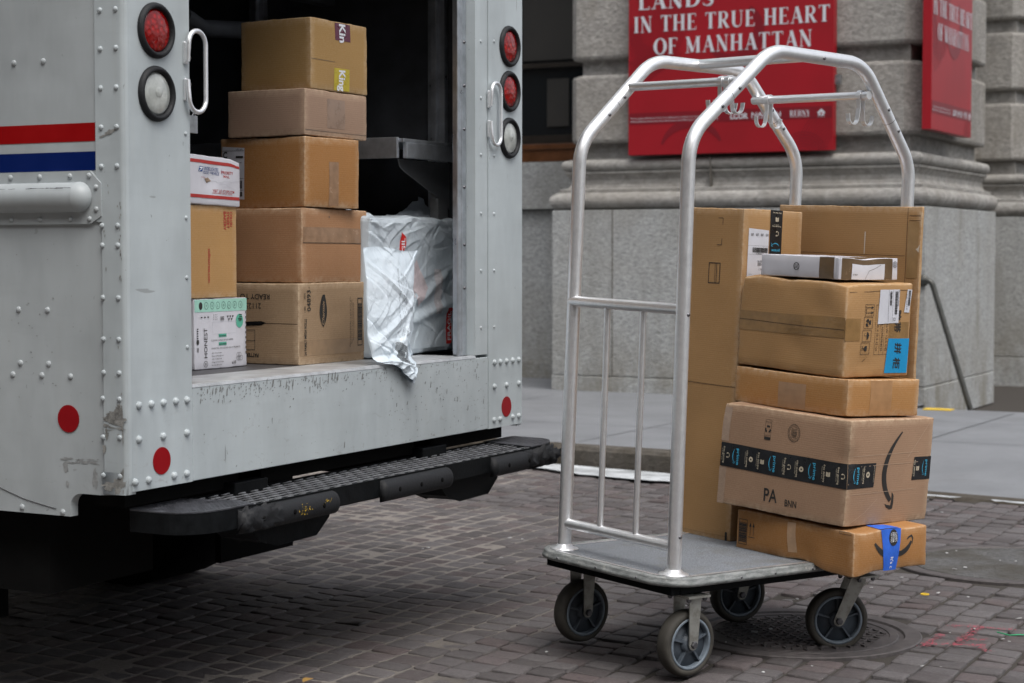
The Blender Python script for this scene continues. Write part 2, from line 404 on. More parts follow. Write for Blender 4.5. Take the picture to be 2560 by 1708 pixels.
class Ink(MB):
    def __init__(s, face, lift=.0008): super().__init__(); s.face = face; s.lift = lift
    def put(s, pts, fs, lift=None):
        s.k = getattr(s, 'k', 0)+1      # later strokes sit a hair above earlier ones so none share a plane
        s.add([s.face.P(a, b, s.lift+(s.k % 50)*8e-6) for a, b in pts], fs)
    def rect(s, u0, v0, u1, v1, n=1, m=1):
        s.put([(u0+(u1-u0)*i/n, v0+(v1-v0)*j/m) for j in range(m+1) for i in range(n+1)],
              [(j*(n+1)+i, j*(n+1)+i+1, (j+1)*(n+1)+i+1, (j+1)*(n+1)+i) for j in range(m) for i in range(n)])
    def quad(s, a, b, c, d, n=6, m=6):
        L = lambda p, q, t: (p[0]+(q[0]-p[0])*t, p[1]+(q[1]-p[1])*t)
        s.put([L(L(a, b, i/n), L(d, c, i/n), j/m) for j in range(m+1) for i in range(n+1)],
              [(j*(n+1)+i, j*(n+1)+i+1, (j+1)*(n+1)+i+1, (j+1)*(n+1)+i) for j in range(m) for i in range(n)])
    def poly(s, pts):
        s.put(pts, [tuple(t) for t in tessellate_polygon([[Vector((a, b, 0)) for a, b in pts]])])
    def frame(s, u0, v0, u1, v1, t):
        s.rect(u0, v0, u1, v0+t); s.rect(u0, v1-t, u1, v1); s.rect(u0, v0+t, u0+t, v1-t); s.rect(u1-t, v0+t, u1, v1-t)
    def disc(s, cu, cv, r, n=24, ry=None):
        s.put([(cu+r*math.cos(2*PI*k/n), cv+(ry or r)*math.sin(2*PI*k/n)) for k in range(n)], [tuple(range(n))])
    def ring(s, cu, cv, r, t, n=28, a0=0, a1=360, ry=None):
        ry = ry or r; q = ry/r
        vs = []; full = (a1-a0) >= 360
        for k in range(n+1):
            a = R(a0+(a1-a0)*k/n); vs += [(cu+r*math.cos(a), cv+r*q*math.sin(a)), (cu+(r-t)*math.cos(a), cv+(r-t)*q*math.sin(a))]
        s.put(vs, [(2*k, 2*k+2, 2*k+3, 2*k+1) for k in range(n)])
    def ribbon(s, pts, ws):
        vs = []; n = len(pts)
        for i, (a, b) in enumerate(pts):
            p, q = pts[max(i-1, 0)], pts[min(i+1, n-1)]; dx, dy = q[0]-p[0], q[1]-p[1]; l = math.hypot(dx, dy) or 1
            w = (ws[i] if isinstance(ws, (list, tuple)) else ws)/2
            vs += [(a-dy/l*w, b+dx/l*w), (a+dy/l*w, b-dx/l*w)]
        s.put(vs, [(2*i, 2*i+1, 2*i+3, 2*i+2) for i in range(n-1)])
    def text(s, body, u, v, h, rot=0, bold=0., shear=0., align='c', w=None, valign='c'):
        """cap height h, centred on (u,v); rot degrees; w forces a width"""
        vs, fs = text2d(body, bold, shear)
        if not vs: return
        x0 = min(a for a, b in vs); x1 = max(a for a, b in vs); y0 = min(b for a, b in vs); y1 = max(b for a, b in vs)
        cap = .72; sc = h/cap; sx = sc if w is None else w/(x1-x0)
        ox = {'c': (x0+x1)/2, 'l': x0, 'r': x1}[align]; oy = cap/2
        c, sn = math.cos(R(rot)), math.sin(R(rot))
        out = []
        for a, b in vs:
            a = (a-ox)*sx; b = (b-oy)*sc; out.append((u+a*c-b*sn, v+a*sn+b*c))
        s.put(out, fs)
    def bars(s, u0, v0, u1, v1, n=30, vert=True, seed=1):
        rnd = random.Random(seed); t = 0.
        while t < 1:
            w = rnd.choice([.7, .9, 1.3, 1.8, 2.4])/n/1.5; g = rnd.choice([.5, .7, 1.0])/n/1.7
            e = min(1, t+w)
            if vert: s.rect(u0+(u1-u0)*t, v0, u0+(u1-u0)*e, v1)
            else: s.rect(u0, v0+(v1-v0)*t, u1, v0+(v1-v0)*e)
            t = e+g

# thick-and-thin roman capitals drawn stroke by stroke (height 1)
def _arc(cx, cy, rx, ry, a0, a1, n=14): return [(cx+rx*math.cos(R(a0+(a1-a0)*k/n)), cy+ry*math.sin(R(a0+(a1-a0)*k/n))) for k in range(n+1)]
def serif_letter(ch):
    """list of ('b', pts, widths) ribbons; advance width"""
    T, t = .17, .045
    st = lambda x, y0=0., y1=1., w=T: ('b', [(x, y0), (x, y1)], w)
    sf = lambda x, y, w=.30: ('b', [(x-w/2, y+(.018 if y < .5 else -.018)), (x+w/2, y+(.018 if y < .5 else -.018))], .036)
    ln = lambda a, b, w: ('b', [a, b], w)
    if ch == 'I': return [st(.17), sf(.17, 0), sf(.17, 1)], .34
    if ch == 'N': return [st(.14, 0, 1, t), sf(.14, 0, .24), ln((.12, 1), (.66, 0), T), st(.66, 0, 1, t), sf(.66, 1, .24), sf(.12, 1, .2)], .80
    if ch == 'T': return [st(.36), sf(.36, 0, .32), ln((.03, .975), (.69, .975), .05), ln((.045, 1), (.045, .80), .04), ln((.675, 1), (.675, .80), .04)], .72
    if ch == 'H': return [st(.17), st(.66), sf(.17, 0), sf(.17, 1), sf(.66, 0), sf(.66, 1), ln((.2, .5), (.64, .5), t)], .83
    if ch == 'E': return [st(.17), ln((.04, .978), (.58, .978), .045), ln((.04, .022), (.60, .022), .045), ln((.2, .5), (.46, .5), t), ln((.575, 1), (.575, .8), .035), ln((.595, 0), (.595, .2), .035), ln((.46, .42), (.46, .58), .03)], .64
    if ch == 'F': return [st(.17), ln((.04, .978), (.58, .978), .045), sf(.17, 0), ln((.2, .5), (.46, .5), t), ln((.575, 1), (.575, .8), .035), ln((.46, .42), (.46, .58), .03)], .60
    if ch == 'L': return [st(.17), sf(.17, 1), ln((.04, .022), (.58, .022), .045), ln((.575, 0), (.575, .2), .035)], .60
    if ch == 'A': return [ln((.12, 0), (.39, 1), t), ln((.39, 1.0), (.67, 0), T), ln((.21, .33), (.55, .33), t), sf(.12, 0, .24), sf(.67, 0, .30)], .78
    if ch == 'M': return [st(.13, 0, 1, t), sf(.13, 0, .24), ln((.12, 1), (.45, .05), T), ln((.45, .05), (.76, 1), t), st(.80), sf(.80, 0, .3), sf(.80, 1, .3), sf(.1, 1, .2)], .98
    if ch == 'U': return [st(.17, .3, 1), sf(.17, 1), st(.66, .3, 1, t), sf(.66, 1, .24), ('b', _arc(.415, .3, .245, .28, 180, 360), [T]+[T-(T-t)*min(1, k/9) for k in range(1, 15)])], .80
    if ch == 'O': return [('b', _arc(.42, .5, .33, .49, 0, 360, 36), [t+(T+.02-t)*abs(math.cos(2*PI*k/36))**1.6 for k in range(37)])], .84
    if ch == 'D': return [st(.17), ln((.04, .978), (.36, .978), .045), ln((.04, .022), (.36, .022), .045), ('b', _arc(.34, .5, .36, .478, -90, 90, 18), [t+(T-t)*math.sin(PI*k/18)**1.5 for k in range(19)])], .78
    if ch == 'R': return [st(.17), sf(.17, 0), ln((.04, .978), (.40, .978), .045), ln((.2, .49), (.40, .49), t), ('b', _arc(.38, .735, .20, .245, -90, 90, 12), [t+(T-.02-t)*math.sin(PI*k/12)**1.5 for k in range(13)]), ln((.36, .49), (.64, 0), T-.02), sf(.68, 0, .2)], .76
    if ch == 'B': return serif_letter('R')[0][:-2]+[('b', _arc(.38, .25, .22, .24, -90, 90, 12), T*.7)], .70
    if ch == 'Y': return [st(.36, 0, .45), ln((.10, 1), (.36, .42), T), ln((.62, 1), (.38, .42), t), sf(.36, 0)], .72
    if ch == 'S': return [('b', [(.52, .85), (.47, .95), (.32, .985), (.15, .9), (.12, .73), (.22, .6), (.38, .48), (.52, .36), (.53, .17), (.42, .04), (.25, .01), (.11, .07), (.08, .2)], [t, t, t, .09, .13, T, T, T, .13, .09, t, t, t])], .64
    return [], .36
def serif_text(ink, body, u, v, h, width=None, bold=1.):
    adv = 0; items = []
    for ch in body:
        sh, w = serif_letter(ch); items.append((adv, sh)); adv += w+.10
    adv -= .10; k = h if width is None else width/adv
    for a, sh in items:
        for _, pts, ws in sh:
            ink.ribbon([(u+(p[0]+a-adv/2)*k, v+(p[1]-.5)*h) for p in pts], [x*k*bold for x in ws] if isinstance(ws, list) else ws*k*bold)

# ------------------------------------------------------------------ cartons
def make_warp(seed, amp, dims, dents=(), sag=0.):
    wl, wr, h = dims; sv = Vector((seed*3.1, seed*1.7, seed*.9))
    def warp(p):
        q = Vector(p)
        nv = noise.noise_vector(q*3.2+sv)*amp+noise.noise_vector(q*9+sv)*amp*.4
        # panels belly out a little in the middle
        fx, fy, fz = (-q.x)/wl, q.y/wr, q.z/h
        b = 4*max(0, min(1, fz))*(1-max(0, min(1, fz)))
        if abs(fy) < .02: nv.y -= b*4*max(0, fx*(1-fx))*sag
        if abs(fx) < .02: nv.x += b*4*max(0, fy*(1-fy))*sag
        if fz > .98: nv.z -= sag*.6*16*max(0, fx*(1-fx))*max(0, fy*(1-fy))
        for c, r, d in dents:
            k = math.exp(-((q-Vector(c)).length/r)**2); nv += Vector(d)*k
        return q+nv
    return warp
def ticks(L, r, step=.022):
    n = max(3, int(round((L-2*r)/step))); a = [0, r*.35, r]
    a += [r+(L-2*r)*i/n for i in range(1, n)]
    return a+[L-r, L-r*.35, L]
def carton_mesh(mb, dims, warp, r=.004, seamtop=True):
    wl, wr, h = dims; T = (ticks(wl, r), ticks(wr, r), ticks(h, r)); D = (wl, wr, h)
    idx = {}; V = []; W = []; F = []; sv = Vector((wl*50, wr*70, h*30))
    def vert(i, j, k):
        key = (i, j, k)
        if key in idx: return idx[key]
        p = Vector((T[0][i], T[1][j], T[2][k]))
        q = Vector([min(max(p[a], r), D[a]-r) for a in range(3)]); n = p-q
        if n.length > 1e-9: p = q+n.normalized()*r
        edge = sorted([min(p[a], D[a]-p[a]) for a in range(3)])[1]
        w = max(0., 1-edge/.0075)*(.62+.9*max(0, noise.noise(p*16+sv)))
        w = max(w, max(0, 1-edge/.03)*.9*max(0, noise.noise(p*30+sv)-.15))
        q = Vector((p.x-wl, p.y, p.z)); q = warp(q)
        if edge < .006: q += noise.noise_vector(p*40+sv)*.0019
        idx[key] = len(V); V.append(q); W.append(min(1, w)); return idx[key]
    n = [len(t)-1 for t in T]
    for a in range(3):
        b, c = (a+1) % 3, (a+2) % 3
        for side in (0, n[a]):
            for i in range(n[b]):
                for j in range(n[c]):
                    q = []
                    for di, dj in ((0, 0), (1, 0), (1, 1), (0, 1)):
                        ix = [0, 0, 0]; ix[a] = side; ix[b] = i+di; ix[c] = j+dj; q.append(vert(*ix))
                    F.append(tuple(q) if side else tuple(reversed(q)))
    mb.add(V, F, True); mb.attrs['wear'] = W

class Carton:
    def __init__(s, mw, dims, mat, label, name='cardboard_box', cat='box', amp=.003, dents=(), sag=.003, seed=1, r=.004, group=None):
        if name == 'cardboard_box': group = 'cartons stacked in the truck' if seed < 20 else 'cartons stacked on the luggage cart'
        s.root = empty(name, mw, label, cat, group); s.d = dims; wl, wr, h = dims
        s.warp = make_warp(seed, amp, dims, dents, sag)
        mb = MB(); carton_mesh(mb, dims, s.warp, r); s.body = mb.build('carton', mat, s.root)
        s.L = Face((-wl, 0, 0), (1, 0, 0), (0, 0, 1), (0, -1, 0), s.warp)
        s.R = Face((0, 0, 0), (0, 1, 0), (0, 0, 1), (1, 0, 0), s.warp)
        s.T = Face((-wl, 0, h), (1, 0, 0), (0, 1, 0), (0, 0, 1), s.warp)
    def ink(s, face, lift=.0011): return Ink(face, lift)
    def seam(s, face, W, v, lift=.0009):
        i = Ink(face, lift); i.rect(.004, v-.0009, W-.004, v+.0009, 14, 1)
        i.build('flap_seam', M['seam'], s.root)
M['seam'] = simple('shadowed_card_gap', (.06, .035, .02), .9, 0, .2, 40)

# ================================================================== ROAD
XT, Y0 = -3.081, 3.697            # rear plane (x) and near side plane (y) of the truck
mhs = [((-1.98, 5.80), .40), ((-1.66, 7.50), .47)]
def road_z(x, y):
    k = min(min(1, max(0, (math.hypot(x-m[0][0], y-m[0][1])-m[1]-.3)/.5)) for m in mhs)
    return 0.012*noise.noise(Vector((x*.7, y*.7, 0)))*k
def washed(x, y):
    # joints are packed with pale sand towards the lower left, washed out and deep elsewhere
    t = min(1, max(0, (x+.45*y+.75)/1.0)); n = noise.noise(Vector((x*.9, y*.9, 4)))
    return min(1, max(0, t+max(0, n-.05)*1.6))
def build_road():
    mb = MB(); mb.cur = 1; tone = []; hue = []
    def fn(u, v): return (-34+u*60, -26+v*60, -.012)
    # mortar bed sheet with finer middle
    xs = [-34, -20, -12]+[-9+.25*i for i in range(45)]+[4, 12, 26]; ys = [-26, -12, -4]+[2+.25*i for i in range(33)]+[14, 22, 40]
    vs = [(x, y, -.0040+(road_z(x, y) if -9 <= x <= 2.1 and 2 <= y <= 10 else 0)) for y in ys for x in xs]
    nx = len(xs); fs = [(j*nx+i, j*nx+i+1, (j+1)*nx+i+1, (j+1)*nx+i) for j in range(len(ys)-1) for i in range(nx-1)]
    wash = [washed(v[0], v[1]) for v in vs]
    vs = [(v[0], v[1], v[2]+.0040-.0010-.0062*w) for v, w in zip(vs, wash)]
    mb.add(vs, fs); tone += wash; hue += [.2]*len(vs)
    mb.cur = 0; rnd = random.Random(3)
    x = -8.2
    while x < 1.2:
        w = rnd.uniform(.108, .126); y = 2.2+rnd.uniform(0, .1)
        while y < 9.95:
            L = rnd.choice([rnd.uniform(.086, .104), rnd.uniform(.095, .13)])
            cx, cy = x+w/2, y+L/2
            # courses wander a little
            wob = .035*math.sin(cy*.9+cx*.2)+.018*noise.noise(Vector((cx*2, cy*2, 5)))
            skip = any(math.hypot(cx+wob-m[0][0], cy-m[0][1]) < m[1]+.015 for m in mhs) or cy > (9.62 if cx < -3.4 else 9.22-(cx+2)*.14)
            if not skip:
                g = .0046+rnd.uniform(0, .003); wv = washed(cx, cy); hh = (rnd.uniform(-.004, .005)+(rnd.uniform(-.006, .004) if rnd.random() < .15 else 0))*(.3+.7*wv)
                tx, ty = rnd.uniform(-.022, .022), rnd.uniform(-.022, .022); ro = rnd.uniform(-.05, .05); sk = rnd.uniform(-.008, .008)-.006
                ring = []
                a, b = w/2-g, L/2-g
                base = []
                for (sx, sy) in ((-1, -1), (1, -1), (1, 1), (-1, 1)):
                    c = .007
                    for (ex, ey) in (((1, 0), (0, 1)) if sx*sy < 0 else ((0, 1), (1, 0))):
                        base.append((sx*(a-c*ex*rnd.uniform(.5, 1.4)), sy*(b-c*ey*rnd.uniform(.5, 1.4))))
                jit = [(p[0]+rnd.uniform(-.0028, .0028), p[1]+rnd.uniform(-.0028, .0028)) for p in base]
                def T(p, z, k=1.):
                    X = p[0]*k; Y = p[1]*k; X2 = X*math.cos(ro)-Y*math.sin(ro); Y2 = X*math.sin(ro)+Y*math.cos(ro)+X*sk/w*2
                    return (cx+wob+X2, cy+Y2, z+hh+X2*tx+Y2*ty+road_z(cx, cy))
                n = 8
                V = [T(p, -.02) for p in jit]+[T(p, -.0028, .992) for p in jit]+[T(p, -.0004, .955) for p in jit]+[T(p, .0003+rnd.uniform(-.0006, .0009), .72) for p in jit]+[T((0, 0), .001+rnd.uniform(-.001, .0015))]
                F = []
                for q in range(3):
                    for k in range(n): F.append((q*n+k, q*n+(k+1) % n, (q+1)*n+(k+1) % n, (q+1)*n+k))
                for k in range(n): F.append((3*n+k, 3*n+(k+1) % n, 4*n))
                mb.add(V, F, True); t = rnd.random(); h2 = rnd.random()
                tone += [t]*len(V); hue += [h2]*len(V)
            y += L
        x += w
    mb.attrs['tone'] = tone; mb.attrs['hue'] = hue
    o = mb.build('road', [M['paver'], M['mortar']]); tag(o, kind='structure')
build_road()

for k, ((mx, my), mr) in enumerate(mhs):
    root = empty('manhole_cover', Matrix.Translation((mx, my, .004)),
                 ['round iron manhole cover in the pavers under the luggage cart', 'round iron manhole cover with speckled concrete infill behind the luggage cart'][k], 'manhole cover', 'manhole covers in the pavers')
    mb = MB(); mb.lathe([(mr, -.02), (mr, .000), (mr-.004, .003), (mr-.055, .003), (mr-.06, -.004), (mr-.075, -.004)], Matrix.Identity(4), 56, False); mb.build('ring', M['iron'], root)
    mb = MB(); rr = mr-.075; mb.lathe([(rr, -.02), (rr, -.002), (rr-.004, .001), (rr-.03, .001), (rr-.032, -.002), (0, -.002)], Matrix.Identity(4), 56, False)
    if k == 0:
        n = int(2*rr/.042)
        for i in range(-n, n):
            for j in range(-n, n):
                a, b = i*.036, j*.036
                if math.hypot(a, b) < rr-.05:
                    ang = PI/4 if (i+j) % 2 else -PI/4
                    mb.box((-.0135, -.0045, -.003), (.0135, .0045, .0035), Matrix.Translation((a, b, 0)) @ Matrix.Rotation(ang, 4, 'Z'))
    mb.build('lid', M['iron'] if k == 0 else stone('speckled_cover_infill', (.15, .15, .15), .8, 2.2, .8), root)

# pink spray marks, twist tie and litter on the pavers
def scrap(name, pts, ws, mat, z=.012):
    i = Ink(Face((0, 0, z), (1, 0, 0), (0, 1, 0), (0, 0, 1))); 
    i.face.w = lambda p: Vector((p.x, p.y, z+road_z(p.x, p.y)))
    for p, w in zip(pts, ws): i.ribbon(p, w)
    return i.build(name, mat)
def wig(a, b, n, s, seed):
    rnd = random.Random(seed); return [(a[0]+(b[0]-a[0])*k/n+rnd.uniform(-s, s), a[1]+(b[1]-a[1])*k/n+rnd.uniform(-s, s)) for k in range(n+1)]
def spray():
    i = Ink(Face((0, 0, 0), (1, 0, 0), (0, 1, 0), (0, 0, 1)), .0)
    i.face.w = lambda p: Vector((p.x, p.y, .0085+road_z(p.x, p.y)))
    rnd = random.Random(5)
    for a, b in [((-1.56, 6.12), (-1.46, 6.16)), ((-1.46, 6.15), (-1.47, 5.82)), ((-1.55, 5.98), (-1.55, 5.76)), ((-1.55, 5.80), (-1.40, 5.86)), ((-1.40, 5.86), (-1.35, 5.78)), ((-1.45, 6.14), (-1.35, 6.16)), ((-1.48, 5.93), (-1.40, 5.95))]:
        L = math.hypot(b[0]-a[0], b[1]-a[1])
        for k in range(int(L*520)):
            t = rnd.random(); u = a[0]+(b[0]-a[0])*t+rnd.gauss(0, .009); v = a[1]+(b[1]-a[1])*t+rnd.gauss(0, .009); r = rnd.uniform(.0012, .0042)
            i.put([(u+r*math.cos(q*PI/3), v+r*rnd.uniform(.6, 1.4)*math.sin(q*PI/3)) for q in range(6)], [tuple(range(6))])
    tag(i.build('spray_marking', M['pinkpaint']), 'faded pink spray paint squiggle on the pavers right of the cart', 'paint mark')
spray()
mb = MB(); mb.tube([(-1.385, 6.06, .014), (-1.36, 6.035, .016), (-1.335, 6.02, .016), (-1.31, 6.05, .015), (-1.29, 6.06, .013)], .0022, 6)
tag(mb.build('twist_tie', M['greenplastic']), 'thin green plastic tie lying on pavers at far right', 'litter')
mb = MB(); rnd = random.Random(12)
for k in range(110):
    x, y = rnd.uniform(-4.4, -.9), rnd.uniform(4.0, 9.0)
    if rnd.random() < .3: x, y = rnd.uniform(-2.4, -1.0), rnd.uniform(5., 7.8)
    if x < XT+.2 and y > 3.9 and y < 6: continue
    s = rnd.uniform(.002, .007); z = .009+road_z(x, y)
    mt = Matrix.Translation((x, y, z)) @ Matrix.Rotation(rnd.uniform(0, 6), 4, 'Z') @ Matrix.Rotation(rnd.uniform(-.4, .4), 4, 'X')
    mb.box((-s*rnd.uniform(1, 2.4), -s*.7, -.001), (s, s*.7, .0012), mt)
tag(mb.build('litter_specks', M['litterwhite']), 'tiny scraps of paper scattered on the pavers', 'litter', kind='stuff')
mb = MB(); mb.tube([(-1.78+.014*math.cos(a), 6.62+.014*math.sin(a), .013) for a in [k*PI/6 for k in range(12)]], .003, 6, closed=True)
tag(mb.build('plastic_ring', M['yellow']), 'small yellow plastic ring lying on pavers beyond the cart', 'litter')
mb = MB(); mb.grid(lambda u, v: (-3.02+.03*(u-.5)*math.sin(PI*v), 4.42+.055*(v-.5), .014+.006*math.sin(PI*v)), 3, 6)
tag(mb.build('dry_leaf', simple('dry_leaf', (.42, .25, .07), .7)), 'small dry tan leaf on the pavers beside the truck shadow', 'leaf')

# ================================================================== PAVEMENT
def curb_y(x): 
    pts = [(-40, 10.6), (-8, 9.95), (-4.15, 9.62), (-3.4, 9.50), (-2, 9.28), (10, 7.4)]
    for (a, b), (c, d) in zip(pts, pts[1:]):
        if a <= x <= c: return b+(d-b)*(x-a)/(c-a)
    return 9
def walk_z(x, y):
    t = min(1, max(0, (y-curb_y(x)-.0)/1.5)); full = .13+.02*min(1, max(0, (y-10)/3))
    k = min(1, max(0, (x+4.0)/.8)); low = .012+(full-.012)*t*t*(3-2*t)
    return full*(1-k)+low*k
xs = [-40, -20, -12, -9]+[-8+.2*i for i in range(36)]+[-.6, 0, 2, 5, 10]
mb = MB(); cuts = []
def sidewalk():
    mb = MB(); ny = 22
    rows = []
    for j in range(ny+1):
        row = []
        for x in xs:
            y = curb_y(x)+.14+(13.02-curb_y(x)-.14)*j/ny; row.append((x, y, walk_z(x, y)))
        rows.append(row)
    vs = [p for r in rows for p in r]; nx = len(xs)
    mb.add(vs, [(j*nx+i, j*nx+i+1, (j+1)*nx+i+1, (j+1)*nx+i) for j in range(ny) for i in range(nx-1)], True)
    # behind the stair edge line the pavement only continues on the left
    mb.add([(-40, 13.02, .15), (-3.62, 13.02, .15), (-3.62, 15.2, .15), (-40, 15.2, .15)], [(0, 1, 2, 3)])
    mb.add([(-3.62, 13.02, .15), (10, 13.02, .15), (10, 13.02, -1.2), (-3.62, 13.02, -1.2)], [(3, 2, 1, 0)])
    tag(mb.build('sidewalk', M['concrete']), kind='structure')
    def line(pts, w, name):
        i = Ink(Face((0, 0, 0), (1, 0, 0), (0, 1, 0), (0, 0, 1)), .003); i.face.w = lambda p: Vector((p.x, p.y, walk_z(p.x, p.y)+.001))
        for p, ww in zip(pts, w): i.ribbon(p, ww)
        tag(i.build(name, M['joint']), kind='structure')
    L = []; W = []
    for x in (-12, -10.2, -8.4, -6.6, -4.8, -3.0, -1.2): L.append([(x+(k/20)*.15, 9.75+k*(12.9-9.75)/20) for k in range(1, 21)]); W.append(.009)
    for y in (10.9, 12.1): L.append([(-14+.4*k, y) for k in range(33)]); W.append(.009)
    L.append([(-1.95, 9.6), (-1.99, 9.8), (-2.02, 10.2), (-1.96, 10.5), (-1.97, 10.7), (-2.09, 10.95), (-2.16, 11.2)]); W.append(.010)
    line(L, W, 'pavement_joints')
sidewalk()
def kerb():
    mb = MB(); rnd = random.Random(4); x = -14.
    while x < 1.5:
        L = rnd.uniform(1.1, 1.7); x2 = min(x+L, 1.5) 
        def sec(t, inset=0):
            X = x+(x2-x)*t; y = curb_y(X); z = walk_z(X, y+.14)
            j = .008*noise.noise(Vector((X*9, 1, 1)))
            return [(X, y+j, -.03), (X, y+.003+j, z-.022), (X, y+.02+j, z-.002+.004*noise.noise(Vector((X*14, 3, 1)))), (X, y+.143, z+.002)]
        n = 12; S = [sec((k/n)*.992+.004) for k in range(n+1)]; vs = [p for s in S for p in s]
        mb.add(vs, [(k*4+i, (k+1)*4+i, (k+1)*4+i+1, k*4+i+1) for k in range(n) for i in range(3)]+[(3, 2, 1, 0), tuple(range(n*4, n*4+4))])
        x = x2
    tag(mb.build('kerb', M['curb']), kind='structure')
    # whitish gutter concrete patches
    i = Ink(Face((0, 0, 0), (1, 0, 0), (0, 1, 0), (0, 0, 1)), .004); i.face.w = lambda p: Vector((p.x, p.y, .013+road_z(p.x, p.y)))
    pts = [(-5.3, 9.66), (-4.9, 9.44), (-4.45, 9.26), (-4.0, 9.22), (-3.7, 9.30), (-3.4, 9.32), (-3.0, 9.36), (-3.0, 9.42), (-3.5, 9.47), (-4.15, 9.58), (-4.8, 9.63)]
    q = []
    for a, b in zip(pts, pts[1:]+pts[:1]):
        for k in range(6): q.append((a[0]+(b[0]-a[0])*k/6+random.uniform(-.02, .02), a[1]+(b[1]-a[1])*k/6+random.uniform(-.012, .012)))
    i.poly(q)
    rj = random.Random(6)
    for (xa, xb_) in ((-3.0, -2.32), (-2.16, -1.62), (-1.55, -1.0)):
        n = 16; up = [(xa+(xb_-xa)*k/n, curb_y(xa+(xb_-xa)*k/n)-.012) for k in range(n+1)]; dn = [(x, y-rj.uniform(.03, .075)*(1 if 0 < k < n else .3)) for k, (x, y) in enumerate(up)]
        i.poly(up+dn[::-1])
    tag(i.build('gutter', simple('pale_gutter_concrete', (.40, .42, .43), .85, 0, .5, 6, .3)), kind='structure')
kerb()
mb = MB(); mb.box((-3.62, 13.024, -1.25), (10, 22, -1.2)); tag(mb.build('stairwell_floor', M['concrete']), kind='structure')
mb = MB(); 
for k in range(5): mb.box((-3.60, 13.03+.3*k, -1.2), (-2.2, 13.03+.3*(k+1)-.004, .0-.2*k))
tag(mb.build('steps', M['concrete']), 'concrete steps going down behind the pavement edge', 'steps')
mb = MB(); mb.box((-3.50, 12.90, .151), (-3.30, 13.018, .157))
tag(mb.build('step_nosing', M['yellow']), 'yellow painted patch on the pavement edge beside the handrail', 'paint mark')

# ================================================================== BUILDING
bld = empty('stone_building', Matrix.Identity(4), 'grey granite building with rusticated piers, moulded base and dark window', 'building')
def sweep_L(mb, prof, XL, XR, Yf, back, smooth=True):
    """profile (out, z) carried round a pier: left return, front, right return"""
    path = lambda o: [(XL-o, Yf+back), (XL-o, Yf-o), (XR+o, Yf-o), (XR+o, Yf+back)]
    vs = []; 
    for o, z in prof:
        for p in path(o): vs.append((p[0], p[1], z))
    mb.add(vs, [(j*4+i, j*4+i+1, (j+1)*4+i+1, (j+1)*4+i) for j in range(len(prof)-1) for i in range(3)], False)
def torus_prof(z0, z1, o, n=10): return [(o+(z1-z0)/2*(math.cos(a)), (z0+z1)/2+(z1-z0)/2*math.sin(a)) for a in [(-90+180*k/n)*PI/180 for k in range(n+1)]]
def pier(XL, XR, Yf, back, top, chamf, zbase, root):
    # plinth
    mb = MB(); mb.box((XL, Yf, zbase), (XR, Yf+back, .27 if zbase < .2 else .9)); mb.box((XL+.004, Yf+.004, .275), (XR-.004, Yf+back, 1.622))
    mb.build('plinth', M['plinth'], root, .008, 2)
    # base moulding
    mb = MB(); prof = [(-.02, 1.626)]+torus_prof(1.628, 1.765, .015)+[(.02, 1.768), (.02, 1.785), (-.01, 1.80)]
    prof += [(-.035+.03*math.cos(a), 1.86+.07*math.sin(a)) for a in [(-70+k*14)*PI/180 for k in range(5)]][::1]
    prof = [(-.02, 1.626)]+torus_prof(1.628, 1.765, .015)+[(.022, 1.766), (.022, 1.79), (-.03, 1.80), (-.048, 1.83), (-.050, 1.87), (-.03, 1.905), (-.012, 1.92), (-.012, 1.935)]
    prof += torus_prof(1.938, 2.03, -.035, 8)+[(-.06, 2.032), (-.06, 2.04)]
    prof = [(a-.070, z) for a, z in prof]
    sweep_L(mb, prof, XL+.0, XR-.0, Yf, back)
    mb.build('base_moulding', M['moulding'], root)
    # core and rusticated courses
    xl, xr, yf = XL+.19, XR-.19, Yf+.20
    mb = MB(); mb.box((xl, yf, 1.6), (xr, Yf+back, top)); mb.build('recessed_joints', M['moulding'], root)
    zs = 2.165; mb = MB()
    while zs < top:
        ze = zs+.555; o = .085; c = chamf; r = .03
        def ring(k, z): return [(xl-k, Yf+back), (xl-k, yf-k+c*.6), (xl-k+c*.6, yf-k), (xr+k-c, yf-k), (xr+k, yf-k+c), (xr+k, Yf+back)]
        vs = []; zz = [(0, zs), (o-r, zs), (o-r*.3, zs+r*.3), (o, zs+r), (o, ze-r), (o-r*.3, ze-r*.3), (o-r, ze), (0, ze)]
        for k, z in zz: vs += [(a, b, z) for a, b in ring(k, z)]
        mb.add(vs, [(j*6+i, j*6+i+1, (j+1)*6+i+1, (j+1)*6+i) for j in range(len(zz)-1) for i in range(5)])
        zs = ze+.125
    mb.build('rusticated_blocks', M['granite'], root)
pier(-6.73, -3.62, 13.40, 2.2, 4.6, .11, .0, bld)
for (x, za, zb, y) in ((-6.18, .28, 1.62, 13.4025), (-5.36, 1.80, 2.03, 13.455), (-4.6, .28, 1.62, 13.4025)):
    mb = MB(); mb.box((x-.004, y-.0015, za), (x+.004, y+.05, zb)); mb.build('mortar_joint', simple('dark_stone_joint', (.11, .10, .085), .9, 0, .3, 9), bld)
pier(-5.6, -3.80, 17.75, 3.0, 4.6, .11, -1.2, bld)
# upper mass of the building above the picture and wall behind the piers
mb = MB(); mb.box((-40, 14.62, 4.6), (-3.9, 30, 15)); mb.box((-6.9, 13.5, 4.6), (-3.7, 15, 15)); mb.box((-16, 13.5, 4.6), (-10.5, 15, 15)); mb.box((-5.8, 17.9, 4.6), (-3.9, 30, 15)); mb.box((-40, 15.6, -1.2), (-4.35, 30, 4.6))
mb.build('wall', M['granite'], bld)
